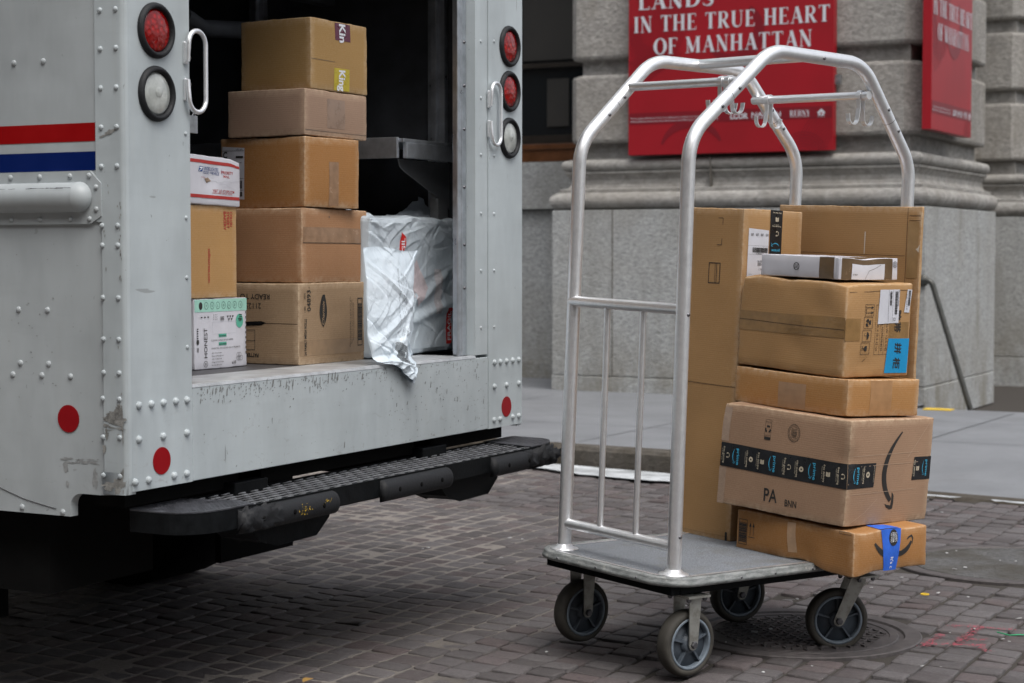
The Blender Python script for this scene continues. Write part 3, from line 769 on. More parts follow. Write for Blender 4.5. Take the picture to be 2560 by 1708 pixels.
# left bay: stone apron, ledge, wooden sill and dark window
mb = MB(); mb.box((-12, 14.60, .0), (-6.3, 15.3, .30)); mb.box((-12, 14.63, .30), (-6.3, 15.3, 1.655)); mb.build('apron_wall', M['plinth'], bld, .006)
mb = MB(); mb.box((-12, 14.56, 1.665), (-6.3, 15.3, 2.085)); mb.build('sill_course', M['plinth'], bld, .008)
mb = MB(); mb.box((-12, 14.62, 2.09), (-6.3, 15.3, 2.235)); mb.box((-12, 14.60, 2.20), (-6.3, 15.3, 2.25)); mb.build('window_sill', M['woodsill'], bld, .006)
win = MB(); win.box((-12, 14.86, 2.25), (-6.3, 14.87, 4.6)); w_ = win.build('window', M['glass'], bld)
mb = MB()
mb.box((-12, 14.80, 2.25), (-6.35, 14.858, 2.34)); mb.box((-7.95, 14.80, 2.25), (-7.86, 14.858, 4.6)); mb.box((-7.86, 14.80, 2.95), (-6.3, 14.85, 2.99)); mb.build('window_frame', M['brownframe'], w_)
mb = MB(); mb.box((-7.50, 14.845, 2.42), (-7.28, 14.858, 2.85)); mb.box((-7.75, 14.845, 3.02), (-7.20, 14.858, 4.2)); mb.build('window_dim_shape', M['glassdim'], w_)  # flat panels laid over the glass for dim shapes inside the room
mb = MB(); mb.box((-16, 13.5, 0), (-10.5, 15, 4.6)); mb.build('pier', M['granite'], bld)
# side entrance just visible beyond the far pier
mb = MB(); mb.box((-3.80, 17.95, -1.2), (-3.765, 19.6, 1.62)); d_ = mb.build('side_door', M['doorgreen'], bld)
mb = MB(); mb.box((-3.79, 18.0, -1.2), (-3.70, 18.10, 2.2)); mb.box((-3.79, 18.1, .15), (-3.70, 19.6, .25)); mb.build('door_frame', M['black'], d_)
# opposite side of the street (behind the camera) that the metal reflects
opp = empty('brick_building', Matrix.Identity(4), 'plain facade on the near side of the street behind the camera', 'building')
mb = MB(); mb.box((-40, -12, 0), (22, -7.5, 13)); mb.build('wall', simple('brown_brick', (.16, .13, .11), .9, 0, .25, 3), opp)
for i in range(18):
    for j in range(4): mb = MB(); mb.box((-38+3.3*i, -7.52, 1.2+3.1*j), (-36.4+3.3*i, -7.46, 3.1+3.1*j)); mb.build('window', M['glass'], opp)

# handrail
hr = empty('handrail', Matrix.Identity(4), 'dark metal handrail sloping down in front of the granite plinth', 'handrail')
mb = MB(); mb.tube(fillet([(-3.66, 13.30, 1.07), (-3.58, 13.10, 1.075), (-3.50, 13.10, 1.075), (-3.19, 13.10, .10), (-3.10, 13.10, -.35)], [.03, .05, .02], 6), .021, 12); mb.build('rail', M['handrail'], hr)
mb = MB(); mb.lathe([(.0, 0), (.045, 0), (.045, .012), (.02, .02)], MAT((-3.64, 13.395, 1.07), (0, -1, 0)), 20); mb.build('wall_bracket', M['handrail'], hr)

# ---------------------------------------------------------------- signs
def sign_print(face, W, top, root, vmin=.005):
    # pattern of fine concentric lines and big darker sweeps
    i = Ink(face, .0015)
    def arcs(cx, cz, r0, r1, a0, a1, step=.022, w=.005):
        r = r0
        while r < r1:
            pts = [(cx+r*math.cos(R(a0+(a1-a0)*k/16)), cz+r*math.sin(R(a0+(a1-a0)*k/16))) for k in range(17)]
            seg = []
            for p in pts:
                if .005 < p[0] < W-.005 and vmin < p[1] < top-.005: seg.append(p)
                else:
                    if len(seg) > 1: i.ribbon(seg, w)
                    seg = []
            if len(seg) > 1: i.ribbon(seg, w)
            r += step
    arcs(W+.05, .02, .10, .33, 80, 200); arcs(W*.86, -.05, .04, .2, 0, 180); arcs(-.1, 1.15, .2, .62, -75, 75); arcs(.2, .95, .1, .32, 150, 330)
    if vmin < .1: i.ribbon([(W*.32+.26*math.cos(R(a)), .02+.22*math.sin(R(a))) for a in range(20, 166, 8)], [.02+.05*math.sin(PI*k/18) for k in range(19)])
    i.ribbon([(W*.52+.22*math.cos(R(a)), .95+.22*math.sin(R(a))) for a in range(-150, 60, 10)], [.02+.08*math.sin(PI*k/21) for k in range(21)])
    i.rect(.01, .245, W-.01, .335)
    i.build('pattern', M['signdark'], root)
    i = Ink(face, .003)
    serif_text(i, 'OF MANHATTAN', W*.515, .855, .125, W*.77, 1.12)
    serif_text(i, 'IN THE TRUE HEART', W*.505, 1.035, .125, W*.955, 1.12)
    serif_text(i, 'LANDS', W*.24, 1.215, .125, W*.38, 1.12)
    i.text('The complete offering terms are in an offering plan available from Sponsor. File No. CD21', .02, .293, .0115, align='l', w=W*.44)
    i.text('20 Broad Street New York. One Wall Street, Suite 900, New York, New York 10005', .02, .268, .0115, align='l', w=W*.44)
    i.text('LCOR', W*.555, .283, .042, bold=.03, w=W*.085)
    i.text('NAHLIN', W*.685, .29, .036, bold=.01, w=W*.14); i.text('CAPITAL PARTNERS', W*.685, .262, .010, w=W*.14)
    serif_text(i, 'REBNY', W*.845, .290, .040, W*.095, 1.1); i.text('REAL ESTATE BOARD', W*.845, .262, .008, w=W*.09)
    hx, hz = W*.945, .285
    i.poly([(hx-.030, hz+.004), (hx, hz+.030), (hx+.030, hz+.004), (hx+.030, hz-.004), (hx+.022, hz-.004), (hx+.022, hz-.022), (hx-.022, hz-.022), (hx-.022, hz-.004), (hx-.030, hz-.004)])
    i.text('EQUAL HOUSING', hx, hz-.030, .006, w=.055)
    i.build('lettering', M['signwhite'], root)
    i = Ink(face, .0045); i.rect(hx-.010, hz-.014, hx+.010, hz-.008); i.rect(hx-.010, hz-.003, hx+.010, hz+.003); i.build('house_symbol', M['sign'], root)
sg = empty('advertising_sign', Matrix.Translation((-6.05, 13.42, 2.055)), 'large red sign with white capital lettering on the front of the pier', 'sign', 'red advertising signs on the stone pier')
mb = MB(); mb.box((0, 0, 0), (1.70, .075, 1.42)); mb.build('panel', M['sign'], sg, .003)
sign_print(Face((0, 0, 0), (1, 0, 0), (0, 0, 1), (0, -1, 0)), 1.70, 1.42, sg)
for xx, zz in ((-.02, .45), (1.70, .50)): mb = MB(); mb.box((xx-.02, .03, zz), (xx+.045, .07, zz+.07)); mb.build('bracket', M['alu_dull'], sg)
sg2 = empty('advertising_sign', Matrix.Translation((-3.60, 13.42, 2.19)), 'narrow-looking red sign fixed round the corner on the side of the pier', 'sign', 'red advertising signs on the stone pier')
mb = MB(); mb.box((-.07, 0, 0), (.0, 1.20, 1.40)); mb.build('panel', M['signglossy'], sg2, .003)
def f2():
    f = Face((0, 0, -.12), (0, 1, 0), (0, 0, 1), (1, 0, 0)); sign_print(f, 1.20, 1.42, sg2, .125)
f2()

# ================================================================== TRUCK
TR = Matrix.Translation((XT, 0, 0))
truck = empty('delivery_truck', TR, 'white mail delivery truck with open rear doorway and red and blue side stripes', 'truck')
YL, YR = Y0, Y0+2.2
ZT = 3.05
def rivets(mb, pts, n, r=.011, h=.006):
    for p in pts: mb.lathe([(r, 0), (r*.92, h*.5), (r*.6, h*.9), (0, h)], MAT(p, n), 12)
# near side panel with rounded cut at the skirt end
def arc2(cx, cy, r, a0, a1, n=6): return [(cx+r*math.cos(R(a0+(a1-a0)*k/n)), cy+r*math.sin(R(a0+(a1-a0)*k/n))) for k in range(n+1)]
out = [(-6.2, ZT), (-6.2, .574), (-.200, .574), (-.200, .60)]+arc2(-.165, .602, .035, 180, 90, 5)+[(-.10, .637), (-.004, .643), (-.004, ZT)]
mb = MB(); mb.prism(out, 1, YL+.002, YL+.03)
rivets(mb, [(x, YL+.002, z) for x, z in [(-.378, 1.776), (-.276, 1.776), (-.373, 1.12), (-.272, 1.12), (-.369, .977), (-.27, .977), (-.396, .945), (-.294, .946), (-.195, .946), (-.369, .588), (-.227, .584), (-.51, 1.776), (-.49, .588)]], (0, -1, 0), .0085, .005)
mb.build('side_panel', M['side_paint_shaded'], truck)
mb = MB(); mb.prism([(-6.2, ZT), (-6.2, .574), (-.2, .574), (-.2, .64), (-.004, .643), (-.004, ZT)], 1, YR-.03, YR-.002); mb.build('side_panel', M['side_paint_shaded'], truck)
# corner strip wrapping the near rear corner
mb = MB()
def corner_strip(y, s):
    prof = []
    prof += [(-.098, -.0)]
    for zlo, zhi, xe in ((1.352, ZT, -.098), (.70, 1.352, -.080)):
        vs = []; P = [(xe, 0.), (xe, -.003), (xe+.0008, -.003), (-.0175, -.003)]+[(-.016+.016*math.sin(R(a)), -.003+.016*(1-math.cos(R(a)))) for a in (0, 20, 40, 60, 80, 90)]+[(0, .0136)]
        for z in (zlo, zhi): vs += [(a, y+s*b, z) for a, b in P]
        n = len(P); mb.add(vs, [(i, i+1, n+i+1, n+i) if s > 0 else (i+1, i, n+i, n+i+1) for i in range(n-1)], True)
corner_strip(YL, 1)
# crumpled bottom piece of the strip
vs = []; P = [(-.086, 0.), (-.088, -.003)]+[(-.016+.016*math.sin(R(a)), -.003+.016*(1-math.cos(R(a)))) for a in (0, 20, 40, 60, 80, 90)]+[(0, .0136)]
nz = 14
for j in range(nz+1):
    z = .70-.058*j/nz-.0; k = max(0, (j-4)/nz)
    for a, b in P: 
        n3 = noise.noise(Vector((a*30, b*60, z*60)))*.008*k
        vs.append((a-.012*k*(a+.05)/.05+n3, YL+b+n3*.5-.004*k*(a > -.05), z+.004*noise.noise(Vector((a*80, j, 1)))*k))
n = len(P); mb.add(vs, [(j*n+i+1, j*n+i, (j+1)*n+i, (j+1)*n+i+1) for j in range(nz) for i in range(n-1)], True)
rivets(mb, [(-.0785, YL-.003, z) for z in (1.897, 1.798, 1.697, 1.596, 1.495, 1.342, 1.291, 1.155, 1.047, .96)]+[(-.083, YL-.003, z) for z in (.892, .791, .691)]
       + [(-.027, YL-.003, z) for z in (1.897, 1.798, 1.697, 1.596, 1.495, 1.342, 1.291, 1.155, 1.047, .96, .892, .792, .691)], (0, -1, 0), .0075, .005)
mb.build('corner_strip', M['white_paint'], truck)
# rear posts
def post(y0, y1, extra=None):
    mb = MB(); mb.box((-.05, y0, .650), (-.0, y1, ZT)); return mb
mb = post(YL+.014, 3.9615)
rivets(mb, [(0, y, .874) for y in (3.737, 3.788, 3.838, 3.89, 3.938)]+[(0, y, .785) for y in (3.736, 3.835, 3.936)]+[(0, y, .6745) for y in (3.72, 3.774, 3.88, 3.934)], (1, 0, 0), .0105, .009)
rivets(mb, [(0, 3.942, z) for z in (1.592, 1.366, 1.205, 1.017)], (1, 0, 0), .006, .004)
mb.build('rear_post', M['white_paint'], truck)
mb = MB(); mb.box((-.05, 5.642, .650), (0, YR, ZT)); mb.box((-.05, 5.553, .9155), (-.004, 5.640, ZT))
rivets(mb, [(0, y, .884) for y in (5.683, 5.728, 5.775, 5.822, 5.869)]+[(0, y, .798) for y in (5.683, 5.775, 5.869)]+[(0, y, .679) for y in (5.681, 5.725, 5.822, 5.869)], (1, 0, 0), .0105, .009)
rivets(mb, [(-.004, 5.594, z) for z in (2.007, 1.811, 1.615, 1.41, 1.21, 1.01)]+[(0, 5.683, z) for z in (2.016, 1.615, 1.41, 1.21, 1.01)], (1, 0, 0), .006, .004)
mb.build('rear_post', M['white_paint'], truck)
mb = MB(); mb.box((-.05, 3.963, 2.55), (-.0, 5.551, ZT)); mb.build('rear_header', M['white_paint'], truck)
# sill under the doorway
mb = MB(); mb.box((-.05, 3.9635, .651), (-.001, 5.640, .905)); mb.build('rear_sill', M['white_paint'], truck, .002)
mb = MB(); mb.prism([(-.0, .9055), (-.003, .914), (-.02, .9155), (-.035, .9120), (-.24, .9120), (-.24, .9055)], 1, 3.963, 5.551); mb.build('threshold_strip', simple('worn_floor_aluminium', (.50, .52, .535), .38, .35, .25, 14, .25), truck)
# ragged dirt worn into the sill's top edge
i = Ink(Face((-.001, 3.965, .65), (0, 1, 0), (0, 0, 1), (1, 0, 0)), .0009); rnd = random.Random(9)
for k in range(520):
    u = rnd.uniform(.02, 1.66); v = .252-abs(rnd.gauss(0, .022)) if u < 1.0 or rnd.random() < .2 else .252-rnd.random()*.25
    if rnd.random() < .12: v = rnd.uniform(.01, .24)
    w = rnd.uniform(.0008, .0035); h = rnd.uniform(.0008, .003) if rnd.random() < .8 else rnd.uniform(.004, .012); a = rnd.uniform(-.4, .4)
    i.put([(u-w, v-h), (u+w*.4+a*h, v-h*.8), (u+w+a*h, v+h), (u-w*.5+a*h, v+h*.7)], [(0, 1, 2, 3)])
i.build('chipped_paint', simple('bare_primer', (.20, .205, .20), .7, 0, .3, 60), truck)
# chips and scrapes on the near corner
i = Ink(Face((0, YL-.0035, 0), (1, 0, 0), (0, 0, 1), (0, -1, 0)), .0007)
rnd = random.Random(2)
def blob(i, cu, cv, w, h, n=18, j=.35, rot=0):
    q = []
    for k in range(n):
        a = 2*PI*k/n; r = 1+rnd.uniform(-j, j); x, y = w*math.cos(a)*r, h*math.sin(a)*r
        q.append((cu+x*math.cos(rot)-y*math.sin(rot), cv+x*math.sin(rot)+y*math.cos(rot)))
    i.poly(q)
for cu, cv, w, h in [(-.045, .838, .033, .012), (-.035, .855, .012, .006), (-.020, .842, .004, .03), (-.073, .822, .010, .004), (-.078, .760, .006, .012), (-.045, .668, .034, .006), (-.02, .67, .014, .010), (-.036, .652, .010, .009), (-.068, .658, .015, .004), (-.017, .70, .003, .012), (-.016, .80, .002, .03)]: blob(i, cu, cv, w, h)
blob(i, -.052, 1.582, .018, .006, rot=.28); blob(i, -.030, 1.590, .012, .0035, rot=.35); blob(i, -.075, 1.573, .010, .002, rot=.2)
for cu, cv, w, h in [(-.05, .668, .040, .009), (-.03, .674, .020, .014), (-.066, .660, .016, .010), (-.022, .688, .008, .022), (-.05, .85, .030, .010), (-.03, .862, .014, .020), (-.07, .80, .006, .018)]: blob(i, cu, cv, w*.8, h*.8, 26, .45)
for k in range(26): blob(i, rnd.uniform(-.078, -.018), rnd.uniform(.80, .86), rnd.uniform(.004, .018), .0012, 8, .3)
for k in range(30): blob(i, rnd.choice([rnd.gauss(-.019, .002), rnd.uniform(-.08, -.018)]), rnd.choice([rnd.uniform(1.2, 1.45), rnd.uniform(.65, 1.1)]), rnd.uniform(.0008, .002), rnd.uniform(.001, .006), 7, .3)
i.build('bare_metal_scrape', simple('scraped_bare_metal', (.25, .25, .235), .6, .1, .45, 60, .3), truck)
i = Ink(Face((0, YL+.002, 0), (1, 0, 0), (0, 0, 1), (0, -1, 0)), .0006)
for k in range(34): 
    t = rnd.random(); blob(i, -.225+.125*t, .725+rnd.uniform(-.008, .006), rnd.uniform(.003, .015), rnd.uniform(.001, .0025), 9, .3)
blob(i, -.215, .705, .009, .014); blob(i, -.115, .68, .010, .025); blob(i, -.21, .66, .005, .008)
for k in range(40): blob(i, rnd.uniform(-.6, -.1), rnd.uniform(.6, 1.3), rnd.uniform(.001, .004), rnd.uniform(.0008, .002), 7, .3)
i.build('side_scuffs', simple('grey_scuffs', (.27, .28, .28), .6, 0, .3, 60), truck)
mb = MB(); mb.tube([(-.46, YL+.0015, .640), (-.42, YL+.0015, .628), (-.36, YL+.0015, .611), (-.30, YL+.0015, .600), (-.25, YL+.0015, .592)], .0016, 5)
mb.build('crease', M['joint'], truck)
# stripes
i = Ink(Face((0, YL+.002, 0), (1, 0, 0), (0, 0, 1), (0, -1, 0)), .0009); i.rect(-6.1, 1.562, -.0995, 1.610); i.build('red_stripe', M['red_stripe'], truck)
i = Ink(Face((0, YL+.002, 0), (1, 0, 0), (0, 0, 1), (0, -1, 0)), .0009); i.rect(-6.1, 1.4865, -.0995, 1.5355); i.build('blue_stripe', M['blue_stripe'], truck)
# rub rail
mb = MB(); mb.prism([(-6.1, 1.347), (-.117, 1.347), (-.079, 1.367), (-.079, 1.452), (-.115, 1.485), (-6.1, 1.485)], 1, YL-.006, YL+.001)
prof = [(YL-.006, 1.378)]+[(YL-.006-.036*math.sin(R(a))**.9, 1.417-.039*math.cos(R(a))) for a in (15, 35, 55, 75, 90, 105, 125, 145, 165)]+[(YL-.006, 1.456)]
vs = [];
for x in (-6.1, -.150): vs += [(x, a, b) for a, b in prof]
n = len(prof); mb.add(vs, [(i+1, i, n+i, n+i+1) for i in range(n-1)], True)
vs = []   # rounded end cap
for k in range(7):
    a = R(90*k/6); s = math.cos(a)*1.04; xx = -.150+.042*math.sin(a)
    for (yy, zz) in prof: vs.append((xx, YL-.006+(yy-YL+.006)*s-.0015, 1.417+(zz-1.417)*s))
mb.add(vs, [(k*n+i+1, k*n+i, (k+1)*n+i, (k+1)*n+i+1) for k in range(6) for i in range(n-1)], True)
rivets(mb, [(x, YL-.006, z) for z in (1.472, 1.360) for x in (-.118, -.182, -.286, -.388, -.49)]+[(-.095, YL-.006, 1.442), (-.095, YL-.006, 1.385)], (0, -1, 0), .0075, .005)
mb.build('rub_rail', M['side_paint_shaded'], truck)
i = Ink(Face((0, YL-.006, 0), (1, 0, 0), (0, 0, 1), (0, -1, 0)), .0337)
for k in range(22):
    u = -.6+rnd.random()*.42; i.ribbon([(u, 1.440+rnd.uniform(-.001, .001)), (u+rnd.uniform(.01, .04), 1.440+rnd.uniform(-.001, .001))], rnd.uniform(.0006, .0016))
i.build('rail_scratches', M['ink'], truck)
# roof, floor, inner lining
mb = MB(); mb.box((-6.2, YL+.03, ZT-.04), (-.05, YR-.03, ZT)); mb.build('roof', M['side_paint_shaded'], truck)
mb = MB(); mb.box((-6.0, YL+.08, .84), (-.243, YR-.08, .9115)); mb.build('floor', simple('worn_cargo_floor', (.10, .10, .105), .5, .5, .35, 12, .3), truck)
mb = MB()
mb.box((-6.0, YL+.04, .9), (-.052, YL+.075, ZT-.05)); mb.box((-6.0, YR-.075, .9), (-.052, YR-.04, ZT-.05)); mb.box((-6.0, YL+.04, ZT-.07), (-.052, YR-.04, ZT-.05)); mb.box((-4.2, YL+.04, .9), (-4.15, YR-.04, ZT-.07))
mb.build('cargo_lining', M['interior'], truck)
for x in (-.30, -1.1, -1.9):
    mb = MB(); mb.box((x-.035, YR-.105, .9), (x+.035, YR-.078, ZT-.08)); mb.box((x-.012, YR-.125, 1.2), (x+.012, YR-.1045, ZT-.08)); mb.build('wall_rib', M['inmetal'], truck, .002)
for x in (-.55, -.75, -1.4, -2.2): mb = MB(); mb.box((x-.02, YL+.078, .9), (x+.02, YL+.10, ZT-.08)); mb.build('wall_rib', M['inmetal'], truck, .002)
mb = MB(); mb.box((-.045, 5.492, .915), (-.038, 5.551, ZT-.3)); mb.box((-.09, 5.545, .915), (-.052, 5.575, ZT-.3)); mb.box((-.055, 5.515, .915), (-.036, 5.522, ZT-.3))
mb.build('door_track', M['inmetal'], truck, .002)
for z in (1.15, 1.3, 1.50, 1.70, 1.85, 2.0): mb = MB(); mb.lathe([(.006, 0), (.005, .004), (0, .005)], MAT((-.038, 5.536, z), (1, 0, 0)), 10); mb.build('track_bolt', M['bolt'], truck)
# shelf on the far side, its folded edge and bracket
sh = MB(); sh.box((-3.6, 5.415, 1.655), (-.21, YR-.08, 1.668)); sh.box((-.222, 5.430, 1.600), (-.205, YR-.08, 1.654)); sh.box((-3.6, 5.400, 1.600), (-.228, 5.416, 1.672)); s_ = sh.build('shelf', M['inmetal'], truck, .002)
mb = MB(); mb.prism([(5.46, 1.60), (5.47, 1.575), (5.50, 1.558), (5.80, 1.45), (YR-.08, 1.43), (YR-.08, 1.60)], 0, -.262, -.258); mb.box((-.29, 5.73, 1.36), (-.255, 5.80, 1.47)); mb.build('shelf_bracket', simple('grey_bracket_steel', (.20, .205, .21), .45, .5), s_)
sh = MB(); sh.box((-3.6, YL+.08, 1.620), (-.45, 4.32, 1.632)); sh.box((-3.6, 4.305, 1.58), (-.45, 4.32, 1.619)); sh.box((-.452, YL+.08, 1.575), (-.44, 4.32, 1.63)); sh.build('shelf', M['inmetal'], truck, .002)
mb = MB(); mb.box((-3.5, 4.3, 2.28), (-.5, 4.42, 2.36)); mb.box((-.8, 4.42, 2.20), (-.74, YR-.1, 2.26)); mb.tube([(-.75, 4.9, 2.06), (-.75, 5.0, 2.03), (-.75, 5.6, 2.08)], .03, 10)
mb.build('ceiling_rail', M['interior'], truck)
# plate below the near handle
mb = MB(); mb.box((-.030, 3.962, 1.598), (-.026, 4.030, 1.646)); mb.box((-.03, 3.99, 1.586), (-.026, 3.996, 1.598)); mb.tube([(-.028, 4.016+.006*math.cos(a), 1.646+.006*math.sin(a)) for a in [k*PI/6 for k in range(7)]], .0015, 6)
mb.build('latch_plate', M['alu_dull'], truck, .001)
# lamps
def lamp(y, z, kind, lab):
    l_ = MB(); l_.lathe([(.0555, -.002), (.0555, .003), (.050, .0065), (.03, .0095), (0, .0105)], MAT((.0, y, z), (1, 0, 0)), 36)
    o = l_.build('tail_lamp', M['lensred'] if kind == 'r' else M['lensclear'], truck); o['label'] = lab
    g = MB(); g.lathe([(.073, 0), (.0735, .003), (.0715, .009), (.067, .0135), (.0625, .0145), (.0590, .012), (.0565, .005), (.0558, 0)], MAT((.0, y, z), (1, 0, 0)), 40); g.build('rubber_bezel', M['rubber'], o)
    if kind == 'c':
        g = MB(); g.lathe([(.0, .0112), (.012, .0115), (.014, .0106)], MAT((.0, y, z+.004), (1, 0, 0)), 20); g.build('bulb_reflector', M['lensclear'], o)
lamp(3.8195, 1.854, 'r', 'round red tail lamp, upper of the near pair'); lamp(3.8195, 1.689, 'c', 'round clear reversing lamp, lower of the near pair')
lamp(5.795, 2.009, 'r', 'round red lamp, top of the far row'); lamp(5.795, 1.849, 'r', 'round red lamp, middle of the far row'); lamp(5.795, 1.683, 'c', 'round clear lamp, bottom of the far row')
# grab handles
def handle(ym, yg, lab):
    z0, z1 = 1.651, 1.869; ra = abs(yg-ym)/2; yc = (ym+yg)/2; s = 1 if yg > ym else -1; pts = []
    for k in range(13): a = R(180-15*k); pts.append((.016, yc+s*ra*math.cos(a), z1-ra+ra*math.sin(a)))
    for k in range(13): a = R(-15*k); pts.append((.016, yc+s*ra*math.cos(a), z0+ra+ra*math.sin(a)))
    top, bot = pts[:13], pts[13:]
    path = [(.012, ym, z1-ra-.048), (.014, ym, z1-ra-.02)]+top+bot+[(.014, ym, z0+ra+.02), (.012, ym, z0+ra+.048)]
    mb = MB(); mb.tube(path, .0066, 12); o = mb.build('grab_handle', M['alu'], truck); o['label'] = lab
    for zc in (z1-ra-.025, z0+ra+.022):
        mb = MB(); mb.box((.0, ym-.006, zc-.03), (.009, ym+.010, zc+.03)); mb.build('mounting_foot', M['alu'], o, .0035, 3)
        for d in (-.014, .014): mb = MB(); mb.lathe([(.006, 0), (.0055, .004), (.0, .006)], MAT((.0095, ym+.0085, zc+d), (1, 0, 0)), 12); mb.build('screw', M['bolt'], o)
handle(3.939, 4.012, 'bright grab handle on the near door post'); handle(5.638, 5.706, 'bright grab handle on the far door post')
# reflectors
for (p, n, r, lab) in (((-.203, YL+.001, .834), (0, -1, 0), .0365, 'red dot on the side panel'), ((.0005, 3.829, .720), (1, 0, 0), .0365, 'red dot on the near rear corner'), ((.0005, 5.775, .720), (1, 0, 0), .0365, 'red dot on the far rear corner')):
    mb = MB(); mb.lathe([(r, 0), (r, .0012)], MAT(p, n), 40, False); mb.build('reflector', M['red_dot'], truck)['label'] = lab
# rear step
st = MB(); zt, xb, xf = .590, -.075, .160; ya, yb = 3.765, 6.0
outl = lambda dx=0.: [(xb, ya+.02)]+[(xb+.02, ya-.0)]+[(xf-.10+.10*math.sin(R(a))-dx, 3.90-.137*math.cos(R(a))) for a in range(0, 91, 9)]+[(xf-dx, 5.72)]+[(xf-.13+.13*math.cos(R(a))-dx, 5.72+.23*math.sin(R(a))) for a in range(9, 91, 9)]+[(xb, 5.965)]
# side channel band
O = outl(); n = len(O); band = []
for z in (.535, zt): band += [(a, b, z) for a, b in O]
st.add(band, [(i, (i+1) % n, n+(i+1) % n, n+i) for i in range(n)])
O2 = [((a-.04)*.93+.04, (b-4.88)*.993+4.88) for a, b in O]; band = []
for z in (.535, zt): band += [(a, b, z) for a, b in O2]
st.add(band, [((i+1) % n, i, n+i, n+(i+1) % n) for i in range(n)])
st.add([(a, b, zt) for a, b in O]+[(a, b, zt) for a, b in O2], [(i, (i+1) % n, n+(i+1) % n, n+i) for i in range(n)])
st.box((xb+.01, 3.99, .537), (xb+.035, 5.84, zt-.004)); 
st.box((xb+.01, 3.9, .530), (xf-.01, 5.9, .534))
step = st.build('rear_step', M['black'], truck); step['label'] = 'black rear step bumper with open mesh tread'
# end plates with raised lozenges
def endplate(y0, y1, rust):
    mb = MB()
    if y0 < 4: pts = [(xb, 4.0)]+[p for p in O if p[1] <= 3.90]+[(xf, 4.02), (xf-.08, 4.05)]
    else: pts = [(xf, 5.66)]+[p for p in O if p[1] >= 5.72]+[(xb, 5.74)]
    mb.prism(pts, 2, zt+.001, zt+.004)
    for a in range(14):
        for b in range(18):
            x = xb+.012+a*.017; y = (y0 if y0 < 4 else y0)+b*.017
            if math.hypot(max(0, x-.06)/.09, (3.90-y)/.125 if y < 3.90 else ((y-5.72)/.21 if y > 5.72 else 0)) < .95 and y < y1 and x < xf-.012:
                mb.box((-.0045, -.0011, 0), (.0045, .0011, .0008), Matrix.Translation((x, y, zt+.004)) @ Matrix.Rotation(PI/4 if (a+b) % 2 else -PI/4, 4, 'Z'))
    mb.build('tread_plate', simple('oily_tread_plate', (.085, .088, .10), .42, .5, .5, 25, .4), step)
endplate(3.775, 4.02, 1); endplate(5.76, 5.95, 0)
# expanded metal grating
mb = MB(); rows = 7; x0, x1 = xb+.02, xf-.012; pitch = .060; dx = (x1-x0)/rows
for r in range(rows+1):
    base = x0+dx*r; ph = (r % 2)*pitch/2; pts = []
    yy = 3.96; k = 0
    while yy < 5.78:
        # zig-zag strand that touches its neighbours
        off = dx*.5 if (int(round((yy-3.96)/(pitch/4))) % 4) in ((0, 1) if r % 2 else (2, 3)) else -dx*.5
        pts.append((min(max(base+off, x0-.006), x1+.006), yy, zt-.004+.004*(1 if off > 0 else -1))); yy += pitch/4
    mb.strap(pts, (0, 0, 1), .0032, .0042)
mb.build('grating', simple('galvanised_grating', (.33, .34, .36), .42, .5, .4, 30, .2), step)
# rubber pads on the front edge
def pad(y0, y1, torn=0, lab=None):
    mb = MB(); rnd = random.Random(int(y0*100)); n = int((y1-y0)/.012); S = []
    for k in range(n+1):
        y = y0+(y1-y0)*k/n; q = []
        for a in range(9):
            an = R(90-22.5*a); r = .036
            px, pz = xf+.004+.026*max(0, math.cos(an)), .551+.033*math.sin(an)
            if torn and (y < y0+torn if torn > 0 else y > y1+torn):
                j = noise.noise(Vector((y*60, a*.9, 3)))*.034+noise.noise(Vector((y*150, a*2, 7)))*.014; px += j*.8; pz += j*.9 if a < 4 else 0
            q.append((px, y, pz))
        q.append((xf+.001, y, .519)); q.append((xf+.001, y, .585)); S.append(q)
    m = len(S[0]); mb.add([p for q in S for p in q], [(k*m+i, k*m+(i+1) % m, (k+1)*m+(i+1) % m, (k+1)*m+i) for k in range(n) for i in range(m)]+[tuple(reversed(range(m))), tuple(range(n*m, n*m+m))], True)
    o = mb.build('rubber_pad', M['rubber'], step)
    if lab: o['label'] = lab
    for t in (.18, .5, .82): mb = MB(); mb.lathe([(.0075, 0), (.0075, .001), (0, .001)], MAT((xf+.0298, y0+(y1-y0)*t, .553), (1, 0, 0)), 12); mb.build('bolt_hole', M['under'], o)
pad(3.945, 4.40, .16, 'torn near rubber pad with yellow paint specks'); pad(4.66, 5.06); pad(5.36, 5.82, -.22, 'ragged far rubber pad')
i = Ink(Face((xf+.0305, 0, 0), (0, 1, 0), (0, 0, 1), (1, 0, 0)), .001); rnd = random.Random(8)
for k in range(46):
    c = rnd.choice([(4.225, .562), (4.335, .565), (4.23, .554), (4.21, .545)]); r = rnd.uniform(.0005, .0018); u = c[0]+rnd.gauss(0, .014); v = min(.570, max(.540, c[1]+rnd.gauss(0, .006)))
    i.rect(u-r, v-r, u+r, v+r*.6)
i.build('paint_speck', M['yellow'], step)
# bumper brackets
for y0 in (4.06, 5.10):
    mb = MB(); prof = [(y0-.03, .535), (y0+.02, .500), (y0+.06, .475), (y0+.14, .452), (y0+.33, .452), (y0+.40, .50), (y0+.41, .534)]
    mb.prism(prof, 0, -.02, .11); mb.box((-.9, y0+.12, .56), (-.02, y0+.28, .62)); mb.build('step_bracket', M['black'], step, .004)
